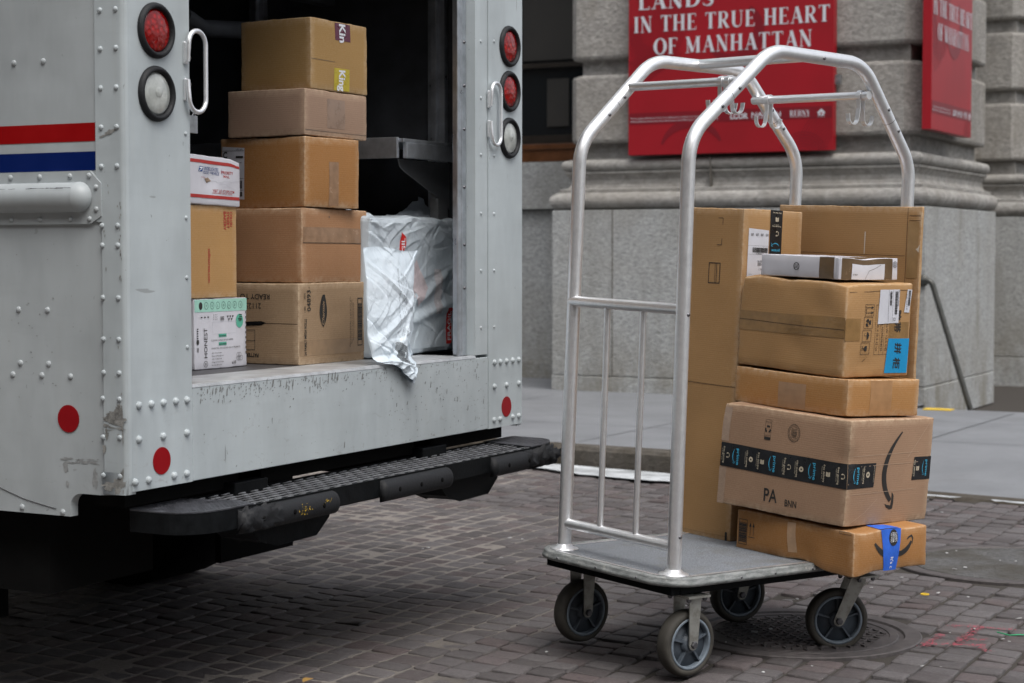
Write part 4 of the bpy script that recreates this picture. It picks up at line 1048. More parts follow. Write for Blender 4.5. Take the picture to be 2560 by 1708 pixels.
# chassis, axle, wheels and flaps
mb = MB(); mb.box((-6.0, 4.25, .52), (-.06, 4.36, .83)); mb.box((-6.0, 5.23, .52), (-.06, 5.34, .83)); mb.box((-.16, 3.75, .60), (-.06, 5.85, .72)); mb.box((-6, YL+.05, .72), (-.06, YR-.05, .838))
mb.box((-.9, 3.78, .34), (-.35, 4.22, .70)); mb.box((-3.6, 3.8, .25), (-2.4, 4.25, .70)); mb.box((-2.3, 4.35, .2), (-1.9, 5.3, .7)); mb.tube([(-1.5, 3.95, .38), (-1.5, 5.65, .38)], .06, 12); mb.lathe([(0, -.14), (.12, -.12), (.17, 0), (.12, .12), (0, .14)], MAT((-1.5, 4.8, .38), (0, 1, 0)), 16)
mb.build('chassis', M['under'], truck)
for y in (3.80, 5.35):
    mb = MB(); mb.box((-.98, y, .14), (-.955, y+.46, .70)); mb.build('mud_flap', M['under'], truck)
for x in (-1.5, -5.1):
    for y, s in ((3.76, 1), (5.84, -1)):
        w = MB(); ws = .44 if x > -2 else .22
        w.lathe([(.20, 0), (.36, .005), (.385, .03), (.39, .05), (.39, ws-.05), (.385, ws-.03), (.36, ws-.005), (.20, ws)], MAT((x, y, .385), (0, s, 0)), 36)
        o = w.build('wheel', M['under'], truck); h = MB(); h.lathe([(.0, .03), (.08, .02), (.10, .05), (.20, .02), (.205, .0)], MAT((x, y, .385), (0, s, 0)), 24); h.build('hub', M['steel_dark'], o)
mb = MB(); mb.box((-7.4, YL+.1, .5), (-6.2, YR-.1, 2.0)); mb.box((-6.6, YL+.1, 2.0), (-6.2, YR-.1, ZT)); mb.build('cab', M['side_paint_shaded'], truck, .1, 3)

# ================================================================== PARCELS IN THE TRUCK
FZ = .9125
def TM(x, y, z, yaw=0, rx=0, ry=0): return Matrix.Translation((XT+x, y, z)) @ Matrix.Rotation(rx, 4, 'X') @ Matrix.Rotation(ry, 4, 'Y') @ Matrix.Rotation(yaw, 4, 'Z')
C1 = cardboard('kraft_yellowish', (.37, .225, .085)); C2 = cardboard('kraft_greyish_pink', (.325, .215, .155), .4); C3 = cardboard('kraft_orange', (.34, .158, .050), .6)
C4 = cardboard('kraft_red_brown', (.33, .17, .085), .8); C5 = cardboard('kraft_grey_brown', (.30, .205, .125), .6); C6 = cardboard('kraft_golden', (.43, .245, .095), .4)
C7 = cardboard('kraft_plain', (.41, .236, .100), .5); C8 = cardboard('kraft_smooth_orange', (.40, .20, .068), .5, .6); C9 = cardboard('kraft_dusty_pink', (.335, .21, .135), .6)

def band(c, face, u0, u1, v0, v1, mat, name='packing_tape', lift=.0009, slant=0.):
    i = c.ink(face, lift); n = max(2, int((u1-u0)/.02)); m = max(2, int((v1-v0)/.02)); i.quad((u0, v0), (u1, v0+slant), (u1, v1+slant), (u0, v1), n, m)
    return i.build(name, mat, c.root)

# -- centre stack, bottom to top
b = Carton(TM(-.24, 4.821, FZ, -.002), (.46, .383, .261), C5, 'brown toilet paper carton at the bottom of the tall stack in the truck', seed=11, dents=[((0, .22, .16), .02, (-.006, 0, 0)), ((-.2, 0, .12), .1, (0, .008, 0))])
W, H = .383, .261; wl = .46
i = c = b.ink(b.R)
i.text('04893', .055, .205, .021, 90, .012, w=.068); i.text('1 000', .033, .178, .010, 90, 0, w=.018); i.text('39772', .033, .220, .010, 90, 0, w=.020)
i.text('R', .058, .2475, .007, 90)
i.text('24 FAMILY MEGA ROLLS', .036, .088, .0125, 90, .02, w=.118)
for k, (uu, s) in enumerate(((.292, 'Please do not use sharp object to open this outer carton'), (.302, 'Made in USA from domestic and imported materials'), (.312, 'Distribué par la compagnie, Cincinnati, OH 45202'))): i.text(s, uu, .13, .0048, 90, .01, w=.165-.02*k)
u0, u1, v0, v1 = .338, .368, .048, .208
i.frame(u0, v0, u1, v1, .0032); i.bars(u0+.003, v0+.018, u1-.003, v1-.018, 42, False, 5)
# pointed lozenge emblem with reversed script
pts = []
for k in range(15): t = k/14; pts.append((.1335-.022*math.sin(PI*t)**.8*(1-t*.35)-.0, .118+.104*t))
for k in range(15): t = 1-k/14; pts.append((.1335+.026*math.sin(PI*min(1, t*.9+.02))**.8*(1-t*.55)+.009*t, .118+.104*t))
i.poly(pts)
i.build('printing', M['ink'], b.root)
i = b.ink(b.R, .0019); i.text('Charmin', .1345, .162, .0135, 86, .012, .3, w=.076); i.build('emblem_lettering', C5, b.root)
i = b.ink(b.L)
uL = lambda x: wl+x   # x offset from near edge (negative)
i.text('READY TO', uL(-.172), .218, .017, 180, .01, w=.118); i.text('21125', uL(-.180), .188, .019, 180, .0, w=.062)
i.text('PATTERN', uL(-.190), .028, .012, 180, .03, w=.060); i.frame(uL(-.250), .045, uL(-.175), .11, .0015); i.rect(uL(-.250), .075, uL(-.175), .0765)
i.build('printing', M['ink'], b.root)
i = b.ink(b.L); i.poly([(uL(-.225), .124), (uL(-.150), .125), (uL(-.130), .133), (uL(-.150), .1385), (uL(-.20), .137), (uL(-.225), .134)]); i.build('hand_hole', M['under'], b.root)
b.seam(b.L, wl, .1315); band(b, b.R, .002, .38, .028, .075, simple('clear_tape_on_grey_card', (.275, .185, .11), .35, 0, .12, 26), lift=.0005)
Carton4 = Carton(TM(-.25, 4.854, 1.1755, .001), (.50, .388, .241), C4, 'reddish brown carton wrapped in clear tape, second from the bottom of the tall stack', seed=12, amp=.003, sag=.005, dents=[((0, .0, .12), .02, (-.004, .004, 0))])
band(Carton4, Carton4.R, .006, .383, .128, .180, M['tapeclear']); Carton4.seam(Carton4.R, .388, .130, .0013)
i = Carton4.ink(Carton4.R); i.disc(.155, .215, .003); i.build('stain', M['greyink'], Carton4.root)
b = Carton(TM(-.25, 4.871, 1.418, -.10), (.363, .279, .228), C3, 'orange brown carton with white shipping label, third from the bottom of the tall stack', seed=13)
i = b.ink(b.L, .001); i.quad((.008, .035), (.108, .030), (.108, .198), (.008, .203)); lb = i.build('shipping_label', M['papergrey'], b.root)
i = b.ink(b.L, .0017); i.rect(.010, .188, .106, .1895); i.text('USPS APA', .085, .1935, .006, w=.03); i.text('C', .022, .176, .02, bold=.04); i.rect(.07, .165, .103, .172)
i.rect(.01, .098, .106, .0992); i.rect(.01, .060, .106, .0612); i.bars(.06, .066, .100, .092, 20, True, 3); i.rect(.09, .04, .100, .055); i.text('SHIP', .088, .150, .005, w=.02); i.build('label_print', M['ink'], lb)
band(b, b.R, .118, .168, .006, .15, M['tapeclear'])
b = Carton(TM(-.25, 4.874, 1.649, -.035), (.312, .349, .150), C2, 'greyish pink carton second from the top of the tall stack', seed=14)
band(b, b.R, .12, .22, .03, .125, M['tapeclear2'] if 'tapeclear2' in M else simple('tape_over_grey_card', (.275, .19, .14), .3, 0, .12, 30), lift=.0007)
i = b.ink(b.R, .0012); i.rect(.0, .017, .345, .0185, 12); i.build('crease', M['greyink'], b.root)
b = Carton(TM(-.25, 4.912, 1.803, -.049), (.287, .311, .226), C1, 'yellowish brown carton with plum and yellow tape on top of the tall stack', seed=15)
tp = band(b, b.R, .128, .212, .166, .222, M['purpletape']); i = b.ink(b.R, .0016); i.text('Kin', .168, .190, .034, -90, .03, w=.060); i.build('tape_lettering', M['white_ink'], tp)
i = b.ink(b.T, .0012); i.rect(.287-.10, .128, .287-.004, .212, 4, 4); i.build('packing_tape', M['purpletape'], b.root)
tp = band(b, b.R, .121, .206, .004, .076, M['yellowtape']); i = b.ink(b.R, .0016); i.text('King', .165, .0365, .034, -90, .03, w=.068); i.build('tape_lettering', M['white_ink'], tp)
i = b.ink(b.R, .0012); i.rect(.0, .094, .125, .0952, 5); i.build('crease', M['greyink'], b.root)

# -- short left stack behind the door post
b = Carton(TM(-.38, 4.464, FZ, .0), (.12, .268, .218), M['whitebox'], 'white and mint green wipes carton at the bottom of the short left stack', 'wipes_box', seed=16, amp=.001, sag=.002)
i = b.ink(b.R); i.rect(.001, .178, .267, .2165, 8, 2); mt_ = i.build('mint_band', M['mint'], b.root)
i = b.ink(b.R); i.disc(.228, .146, .020, 24, .022); i.rect(.118, .104-.006, .158, .104+.004); i.rect(.118, .078-.006, .158, .078+.004); i.build('green_badge', M['green'], b.root)
i = b.ink(b.R, .0018)
i.text('HONEST', .052, .082, .0165, 90, .0, w=.092); i.ring(.052, .017, .010, .0014); i.text('X', .052, .017, .010, 0, .0)
i.disc(.030, .197, .009, 12, .012)
for k in range(7): i.ring(.058+.029*k, .197, .010, .0010, 16, ry=.0115); i.text('VULOCDS'[k], .058+.029*k, .197, .007)
for k in range(3): i.rect(.03+.016*k, .160, .038+.016*k, .1635)
for k in range(9): i.ribbon([(.092+.008*(k % 3), .152+.007*(k//3)), (.095+.008*(k % 3), .156+.007*(k//3))], .0012)
for k in range(3):
    for j in range(3): i.rect(.128+.0065*k, .150+.0045*j, .1328+.0065*k, .1528+.0045*j)
for a, c_ in ((.165, .164), (.178, .164), (.191, .164), (.171, .155), (.185, .155)): i.poly([(a-.005, c_), (a+.005, c_), (a, c_-.007)])
for k in range(3): i.rect(.225, .150+.007*k, .240, .1525+.007*k)
for k in range(5): i.rect(.010, .128-.007*k, .017, .1245-.007*k)
i.disc(.014, .086, .006, 14, .009); i.rect(.010, .055, .012, .069); i.rect(.015, .055, .017, .069)
for k in range(9): i.rect(.259, .04+.016*k, .262, .048+.016*k)
i.text('CLEAN CONSCIOUS WIPES', .135, .089, .0052, w=.112); i.text('LINGETTES SOUCIEUSES DE LA PROPRETE', .155, .064, .0048, w=.150)
for k in range(5): i.text(['plant-based wipes', 'hypoallergenic', 'safe + effective', 'fragrance free', 'for face & hands'][k], .082, .050-.0095*k, .004, align='l', w=.05+.01*(k % 2))
i.text('x10', .196, .016, .010, 0, .01)
for k in range(5): i.ring(.218+.009*(k % 3), .028+.010*(k//3), .008, .0009, 12)
i.build('printing', M['ink'], b.root)
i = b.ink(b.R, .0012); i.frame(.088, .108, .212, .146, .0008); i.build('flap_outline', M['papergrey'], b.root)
i = b.ink(b.R, .0020); i.text('sensitive', .138, .103, .006, w=.036); i.text('sensible', .138, .077, .006, w=.036); i.text('720', .228, .150, .010, bold=.01); i.build('badge_print', M['ink'], b.root)
b = Carton(TM(-.38, 4.38, 1.1325, 0), (.30, .302, .287), C6, 'golden brown bakery carton in the middle of the short left stack', seed=17, amp=.001, sag=.002)
i = b.ink(b.R)
for k, s in enumerate(('COLLIN', 'STREET', 'BAKERY')): 
    ln_ = (.046, .052, .058)[k]; i.text(s, .276-.0165*k-.004, .268-ln_/2, .0125, -90, .02, w=ln_)
i.text('collinstreet.com', .158, .100, .0135, -90, .008, w=.104); i.build('printing', M['redink'], b.root)
b = Carton(TM(-.37, 4.38, 1.4215, 0, R(-1.0)), (.22, .308, .148), M['whitebox'], 'torn white mail box with red bands on top of the short left stack', 'mail_box', seed=18, amp=.0012, sag=.0015, r=.005,
           dents=[((0, .16, .075), .03, (-.016, 0, 0)), ((0, .21, .07), .02, (.008, 0, 0)), ((0, .30, .148), .03, (0, -.004, -.010)), ((0, .08, .148), .09, (0, 0, .003))])
i = b.ink(b.R); i.quad((.0, .124), (.303, .124), (.303, .134), (.0, .134), 20, 1); i.quad((.0, .020), (.303, .020), (.303, .030), (.0, .030), 20, 1)
i.text('PRIORITY', .237, .103, .0095, 0, .012, w=.062); i.text('MAIL', .232, .091, .0085, 0, .012, w=.034); i.text('VISIT US AT USPS.COM', .223, .045, .0080, 0, .01, w=.104); i.text('ORDER FREE SUPPLIES ONLINE', .216, .0375, .005, 0, 0, w=.098)
i.text('TO SCHEDULE', .122, .082, .0035, w=.03); i.build('red_print', M['redink'], b.root)
i = b.ink(b.R); i.text('UNITED STATES', .157, .110, .0092, 0, .005, .25, w=.072); i.text('POSTAL SERVICE', .158, .0975, .0092, 0, .005, .25, w=.080); i.rect(.122, .1037, .196, .1043)
i.rect(.208, .093, .2088, .112); i.poly([(.092, .098), (.112, .098), (.118, .114), (.098, .114)]); i.build('blue_print', M['blueink'], b.root)
i = b.ink(b.R, .0018); i.poly([(.095, .110), (.105, .112), (.117, .112), (.106, .106)]); i.poly([(.094, .101), (.110, .107), (.112, .106), (.096, .099)]); i.build('emblem', M['white_ink'], b.root)
i = b.ink(b.R, .0015); i.poly([(.128, .078), (.140, .082), (.152, .083), (.160, .086), (.168, .078), (.172, .074), (.158, .071), (.152, .066), (.144, .068), (.136, .074)]); i.build('torn_hole', cardboard('torn_inner_card', (.30, .22, .16)), b.root)
i = b.ink(b.R, .0016); i.ribbon([(.172, .075), (.185, .074), (.19, .069), (.20, .072), (.22, .076), (.26, .076), (.30, .080)], .0009); i.ribbon([(.195, .068), (.22, .066), (.245, .06), (.27, .056)], .0008); i.build('crease', M['papergrey'], b.root)

# -- poly mailers
def crump(p, s, a):
    v = 0; f = s; q = Vector(p)
    for k in range(3):
        n = noise.noise(q*f+Vector((k*7, k*3, 1))); v += (1-abs(n)*2.2)*a/(1.7**k); f *= 2.1
    return v
def make_creases(n, seed, y0, y1, z0, z1, amp, wid):
    rnd = random.Random(seed); out = []
    for _ in range(n):
        cy, cz = rnd.uniform(y0, y1), rnd.uniform(z0, z1); a = rnd.choice([rnd.uniform(.2, 1.2), rnd.uniform(-1.2, -.2), rnd.uniform(-3, 3)]); L = rnd.uniform(.04, .20)
        out.append((cy, cz, math.cos(a), math.sin(a), L, rnd.uniform(.3, 1)*amp*rnd.choice([1, 1, -.7]), rnd.uniform(.4, 1)*wid, rnd.uniform(-2, 2)))
    return out
def crease_h(cs, y, z):
    h = 0
    for cy, cz, c, s_, L, a, w, b in cs:
        dy, dz = y-cy, z-cz; u = dy*c+dz*s_
        if abs(u) > L: continue
        v = -dy*s_+dz*c+b*u*u
        if v > w*3 or v < -w: continue
        k = 1-(u/L)**2
        h += a*k*((1-v/(w*3)) if v >= 0 else (1+v/w))      # one steep and one gentle flank
    return h
bag = empty('mailer_bag', TM(-.22, 5.20, .914), 'large glossy white plastic mailer with red fragile labels inside the doorway', 'mailer bag', 'plastic mailers in the truck doorway')
mb = MB(); dims = (.34, .615, .485)
idx = {}; T = (ticks(dims[0], .022, .02), ticks(dims[1], .022, .0045), ticks(dims[2], .022, .0045))
bc = make_creases(50, 4, 0, .615, 0, .485, .0036, .012)+make_creases(120, 14, 0, .615, 0, .485, .0007, .004)+make_creases(26, 9, 0, .615, .40, .485, .005, .010)+make_creases(16, 10, .45, .615, .1, .45, .007, .014)
def bagwarp(q):
    d = Vector((0, 0, 0)); fy, fz = q.y/dims[1], q.z/dims[2]
    # creases radiate from corners and run diagonally
    e = max(0, 1-min(fy, 1-fy, fz, 1-fz)/.22) if 0 < fy < 1 and 0 < fz < 1 else 1
    a = crease_h(bc, q.y, q.z)+.45*crump((q.x*.6, q.y*.7+q.z*.5, q.z*1.1-q.y*.35), 2.6, .0075)*(.5+.5*e)+crump((q.x, q.y*1.2, q.z*.8), 9, .0012)
    a += .010*math.exp(-((q.z-.09-.22*max(0, q.y-.15))/.018)**2)+.010*math.exp(-((q.z-.20-.55*max(0, q.y-.36))/.02)**2)*(q.y > .3)
    n = Vector((1 if q.x > -.01 else 0, 0, 0)); d += n*a
    d.z += .008*noise.noise(Vector((q.y*12, q.x*5, 2))) if fz > .9 else 0
    if fz > .85: d.z += .012*noise.noise(Vector((q.y*5, 1, 1)))-.03*max(0, .12-fy)*0
    return q+d
def bagvert(i, j, k):
    key = (i, j, k)
    if key in idx: return idx[key]
    p = Vector((T[0][i], T[1][j], T[2][k])); r = .022
    q = Vector([min(max(p[a], r), dims[a]-r) for a in range(3)]); n = p-q
    if n.length > 1e-9: p = q+n.normalized()*r
    idx[key] = len(mb.v); mb.v.append(tuple(bagwarp(Vector((p.x-dims[0], p.y, p.z))))); return idx[key]
n3 = [len(t)-1 for t in T]
for a in range(3):
    b_, c_ = (a+1) % 3, (a+2) % 3
    for side in (0, n3[a]):
        for i_ in range(n3[b_]):
            for j_ in range(n3[c_]):
                q = []
                for di, dj in ((0, 0), (1, 0), (1, 1), (0, 1)):
                    ix = [0, 0, 0]; ix[a] = side; ix[b_] = i_+di; ix[c_] = j_+dj; q.append(bagvert(*ix))
                mb.f.append(tuple(q) if side else tuple(reversed(q))); mb.sm.append(False); mb.mi.append(0)
mb.build('film', M['poly'], bag)
bf = Face((0, 0, 0), (0, 1, 0), (0, 0, 1), (1, 0, 0), bagwarp)
for (pts, s, tx) in (([(.515, .03), (.548, .03), (.550, .160), (.517, .160)], 'FRAGIL', (.533, .095, 90, .018, .105)), ([(.190, .355), (.225, .345), (.232, .41), (.205, .43)], 'GIL', (.213, .385, 90, .018, .05))):
    i = Ink(bf, .002); i.quad(*pts, 6, 12); lb = i.build('fragile_label', M['redlabel'], bag)
    i = Ink(bf, .0032); i.text(s, tx[0], tx[1], tx[3], tx[2], .015, w=tx[4]); i.build('label_print', M['white_ink'], lb)
i = Ink(bf, .002); i.quad((.43, .14), (.475, .14), (.475, .30), (.43, .30), 6, 16); i.build('clear_pouch', simple('milky_pouch', (.58, .56, .58), .25, 0, .1, 60), bag)
i = Ink(bf, .002); i.quad((.25, .27), (.32, .17), (.385, .235), (.31, .335), 8, 12); i.build('pink_sticker', simple('faded_pink_print', (.56, .49, .51), .4, 0, .14, 60), bag)
mb = MB(); mb.grid(lambda u, v: (-.05-.10*v+.02*noise.noise(Vector((u*5, v*4, 2))), .38+.23*u-.03*v, .47+(.02+.075*u*u)*v+.012*noise.noise(Vector((u*8, v*5, 4)))), 16, 8); mb.build('loose_flap', M['poly'], bag)
mb = MB(); mb.grid(lambda u, v: (-.03-.10*v, .0+.11*u, .475+.028*math.sin(PI*v)*(1-u*.4)+.012*noise.noise(Vector((u*6, v*5, 9)))), 12, 10); mb.build('loose_flap', M['poly'], bag)

# small bag leaning on the sill, tip hanging over it
sb = empty('mailer_bag', Matrix.Identity(4), 'small crumpled white plastic mailer hanging over the sill beside the tall stack', 'mailer bag', 'plastic mailers in the truck doorway')
def lerp(t, a, b): return a+(b-a)*t
def curve(tab, t):
    for (t0, v0), (t1, v1) in zip(tab, tab[1:]):
        if t <= t1: 
            k = (t-t0)/(t1-t0); k = k*k*(3-2*k); return v0+(v1-v0)*k
    return tab[-1][1]
# t from top (0) to tip (1); columns: z, left y, right y, x offset, thickness
ZZ = [(0, 1.292), (.9, .925), (1, .853)]
def sbz(t, s): return 1.288+.006*math.sin(s*6)-.006*s-(.362+.0*s)*min(1, t/.82)-(max(0, t-.82)/.18)*(.012+.060*s)
YLt = [(0, 4.940), (.4, 4.925), (.7, 4.915), (.82, 4.918), (.9, 4.930), (1, 4.972)]
YRt = [(0, 5.285), (.10, 5.245), (.3, 5.215), (.55, 5.200), (.75, 5.150), (.86, 5.130), (1, 5.105)]
XX = [(0, -.075), (.3, -.055), (.6, -.045), (.78, -.028), (.86, .008), (1, .014)]
TH = [(0, .004), (.1, .022), (.35, .048), (.65, .045), (.8, .03), (.93, .012), (1, .003)]
sc_ = make_creases(36, 21, 4.92, 5.26, .86, 1.30, .0042, .010)+make_creases(100, 31, 4.92, 5.26, .86, 1.30, .0006, .004)+make_creases(24, 22, 4.95, 5.15, .86, .98, .008, .010)
def sbag(s, t, side):
    y = lerp(s, curve(YLt, t), curve(YRt, t)); z = sbz(t, s); x = curve(XX, t); th = curve(TH, t)*math.sin(PI*min(.999, max(.001, s)))**.5
    edge = math.sin(PI*s)**.6 if 0 < s < 1 else 0
    c = crease_h(sc_, y, z)+.5*crump((x, y*.9+z*.5, z*.7-y*.6), 3.6, .0060)*(.35+.65*edge)+crump((1, y*1.1, z*1.0), 10, .0010)+.008*edge*max(0, 1-abs(z-1.02-.5*(y-5.0))/.02)+.007*edge*max(0, 1-abs(z-1.17+.7*(y-5.05))/.016)+.008*edge*max(0, 1-abs(z-.965-.9*(y-5.05))/.018)
    return Vector((XT+x+(th*.55+c if side > 0 else -th*.45), y, z))
mb = MB(); mb.grid(lambda u, v: sbag(u, v, 1), 110, 150, False)
mb.grid(lambda u, v: sbag(1-u, v, -1), 30, 40)
n = 60
for s in (0, 1): mb.add([sbag(s, k/n, 1) for k in range(n+1)]+[sbag(s, k/n, -1) for k in range(n+1)], [(k, k+1, n+2+k, n+1+k) for k in range(n)], True)
mb.build('film', M['poly2'], sb)
class BF:
    def P(s, a, b, lift=0): return sbag(a, 1-b, 1)+Vector((1, 0, 0))*(.0016)
i = Ink(BF()); 
i.text('Recycle me so I\'ll come back as something usable', .53, .64, .022, 84, 0, w=.44)
for k in range(4): i.text('store drop-off plastic bag recycle how to recycle plastic film', .60+.035*k, .66, .014, 84, 0, w=.34)
i.ring(.50, .385, .022, .004, 3, 90, 450, .014); 
for k in range(4): i.text(['HDPE 2', 'PLASTIC', 'RECYCLE', 'BAG'][k], .60+.03*k, .40, .016, 84, w=.06)
i.build('printing', simple('faded_print', (.18, .19, .21), .6), sb)
i = Ink(BF())
for k in range(24): i.ribbon([(.46+.34*j/8+.0015*k, .305-.006*k+.012*math.sin(j*.8)) for j in range(9)], .0028)
i.build('barcode', M['ink'], sb)

# ================================================================== LUGGAGE CART
CY = -.3996; CRX, CRY = -.01194, .03817
CART = Matrix.Translation((-2.1288, 5.5472, .31)) @ Matrix.Rotation(CRX, 4, 'X') @ Matrix.Rotation(CRY, 4, 'Y') @ Matrix.Rotation(CY, 4, 'Z')
cart = empty('luggage_cart', CART, 'aluminium hotel luggage cart with arched tube frame and grey carpeted deck', 'luggage cart')
def rrect(hx, hy, r, n=8):
    pts = []
    for sx, sy, a0 in ((1, 1, 0), (-1, 1, 90), (-1, -1, 180), (1, -1, 270)):
        pts += [(sx*(hx-r)+r*math.cos(R(a0+90*k/n)), sy*(hy-r)+r*math.sin(R(a0+90*k/n))) for k in range(n+1)]
    return pts
mb = MB(); mb.prism(rrect(.305, .565, .095), 2, -.012, .001); mb.build('deck', M['carpet'], cart)
mb = MB(); pr = []
outer = rrect(.320, .580, .107); n = len(outer)
prof = [(-.016, .0020), (-.002, .0024), (.003, .0014), (.0055, -.003), (.0055, -.009), (.010, -.0125), (.0105, -.019), (.0065, -.0245), (.001, -.0262), (-.016, -.0262)]
vs = []
for k in range(n):
    p, q, o = outer[k-1], outer[(k+1) % n], outer[k]; d = Vector((q[0]-p[0], q[1]-p[1])).normalized(); nn = Vector((d.y, -d.x))
    for a, z in prof: vs.append((o[0]+nn.x*a, o[1]+nn.y*a, z+.0006*noise.noise(Vector((o[0]*20, o[1]*20, a*90)))))
m = len(prof); mb.add(vs, [(k*m+i, ((k+1) % n)*m+i, ((k+1) % n)*m+(i+1) % m, k*m+(i+1) % m) for k in range(n) for i in range(m)], True)
bb = mb.build('edge_bumper', M['band'], cart)
for (x, y, nx, ny) in [(.333, .0-.30, 1, 0), (.333, .02, 1, 0), (.333, -.15, 1, 0), (.0, -.593, 0, -1), (-.18, -.593, 0, -1), (.18, -.593, 0, -1), (.333, .25, 1, 0)]:
    mb = MB(); mb.lathe([(.004, 0), (.0035, .002), (0, .0025)], MAT((x, y, -.012), (nx, ny, 0)), 10); mb.build('bumper_screw', M['bolt'], bb)
i = Ink(Face((0, 0, .0), (1, 0, 0), (0, 1, 0), (0, 0, 1)), .0016); o1 = rrect(.300, .560, .092); o2 = rrect(.288, .548, .082)
i.put(o1+o2, [(k, (k+1) % len(o1), len(o1)+(k+1) % len(o1), len(o1)+k) for k in range(len(o1))]); i.build('deck_trim', M['alu'], cart)
mb = MB()
hx, hy = .285, .545
mb.box((-hx, -hy, -.055), (hx, -hy+.035, -.0135)); mb.box((-hx, hy-.035, -.055), (hx, hy, -.0135)); mb.box((-hx, -hy+.036, -.055), (-hx+.035, hy-.036, -.0135)); mb.box((hx-.035, -hy+.036, -.055), (hx, hy-.036, -.0135))
mb.box((-hx+.036, -.05, -.05), (hx-.036, .05, -.014)); mb.box((-hx+.036, -hy+.036, -.02), (hx-.036, hy-.036, -.0135))
mb.build('frame', M['black'], cart, .006, 2)
A, B = .2487, .505
def hoop(sx, pts, lab):
    P = [(sx*A, y, z) for y, z in pts]
    path = fillet([P[0]]+P[1:-1]+[P[-1]], [.16, .15, .15, .16], 10)
    mb = MB(); mb.tube(path, .0212, 24, False); o = mb.build('arch', M['alu'], cart); o['label'] = lab
    for y in (pts[0][0], pts[-1][0]): mb = MB(); mb.lathe([(.046, .002), (.045, .004), (.030, .008), (.0235, .016), (.0215, .017)], Matrix.Translation((sx*A, y, 0)), 28); mb.build('foot_flange', M['alu'], o)
    # pipe joints and screws
    mb = MB(); scr = MB()
    for (a, b, ts, js) in ((1, 2, (.38,), (.47,)), (4, 3, (.36,), (.44,))):
        p, q = Vector(P[a]), Vector(P[b]); d = (q-p).normalized()
        for t in js: c = p+(q-p)*t; mb = MB(); mb.lathe([(.0214, -.0006), (.0217, 0), (.0214, .0006)], MAT(c, d), 24); mb.build('pipe_joint', M['steel_dark'], o)
        for t in (.34, .55): c = p+(q-p)*t; scr = MB(); scr.lathe([(.0055, 0), (.005, .003), (0, .0035)], MAT(c+Vector((.0205, 0, 0)), (1, 0, 0)), 10); scr.build('screw', M['bolt'], o)
    if sx > 0:
        for p in ((A+.0205, -.505, .115), (A+.0205, -.512, .775), (A+.0205, .03, 1.575)): scr = MB(); scr.lathe([(.0055, 0), (.005, .003), (0, .0035)], MAT(p, (1, 0, 0)), 10); scr.build('screw', M['bolt'], o)
hoop(-1, [(-B, 0), (-B-.003, 1.285), (-.212, 1.572), (.212, 1.578), (.502, 1.300), (.505, 0)], 'far arch of the cart')
hoop(1, [(-.504, 0), (-.520, 1.297), (-.191, 1.580), (.236, 1.578), (.493, 1.272), (.503, 0)], 'near arch of the cart')
mb = MB(); mb.tube([(-A-.004, -.006, 1.578), (A+.004, -.006, 1.580)], .0165, 18); mb.build('top_crossbar', M['alu'], cart)
for y, z in ((-.315, 1.478), (.272, 1.481)):
    mb = MB(); mb.tube([(-A-.004, y, z), (A+.004, y, z)], .0135, 18); mb.build('hanger_bar', M['alu'], cart)
rail = MB(); rail.tube([(-A-.003, -.505, .083), (A+.003, -.505, .083)], .0165, 18); rail.build('end_rail', M['alu'], cart)
rail = MB(); rail.tube([(-A-.003, -.513, .790), (A+.003, -.513, .790)], .0165, 18); rail.build('end_rail', M['alu'], cart)
for xx in (-.083, .078):
    rail = MB(); rail.tube([(xx, -.505, .090), (xx, -.513, .785)], .0095, 14); rail.build('upright_bar', M['alu'], cart)
# hooks on the hanger bars
def hook(x, y, z, lab, dy=0):
    mb = MB()
    ringp = [(x, y+.0165*math.cos(a), z+.0165*math.sin(a)) for a in [R(-60+30*k) for k in range(11)]]
    mb.strap(ringp, (1, 0, 0), .018, .003)
    for s in (1, -1):
        pts = [(x, y+s*.012, z-.012), (x, y+s*.010, z-.040), (x, y+s*.014, z-.072)]+[(x, y+s*(.036-.022*math.cos(R(a))), z-.072-.022*math.sin(R(a))) for a in (20, 45, 70, 95, 120, 145, 170)]+[(x, y+s*.060, z-.060)]
        mb.strap(pts, (1, 0, 0), .016, .003)
    o = mb.build('hook', M['alu'], cart); return o
hook(A-.045, -.315, 1.478, ''); hook(A-.075, -.315, 1.478, ''); hook(-A+.068, .272, 1.481, ''); hook(A-.03, .272, 1.481, '')
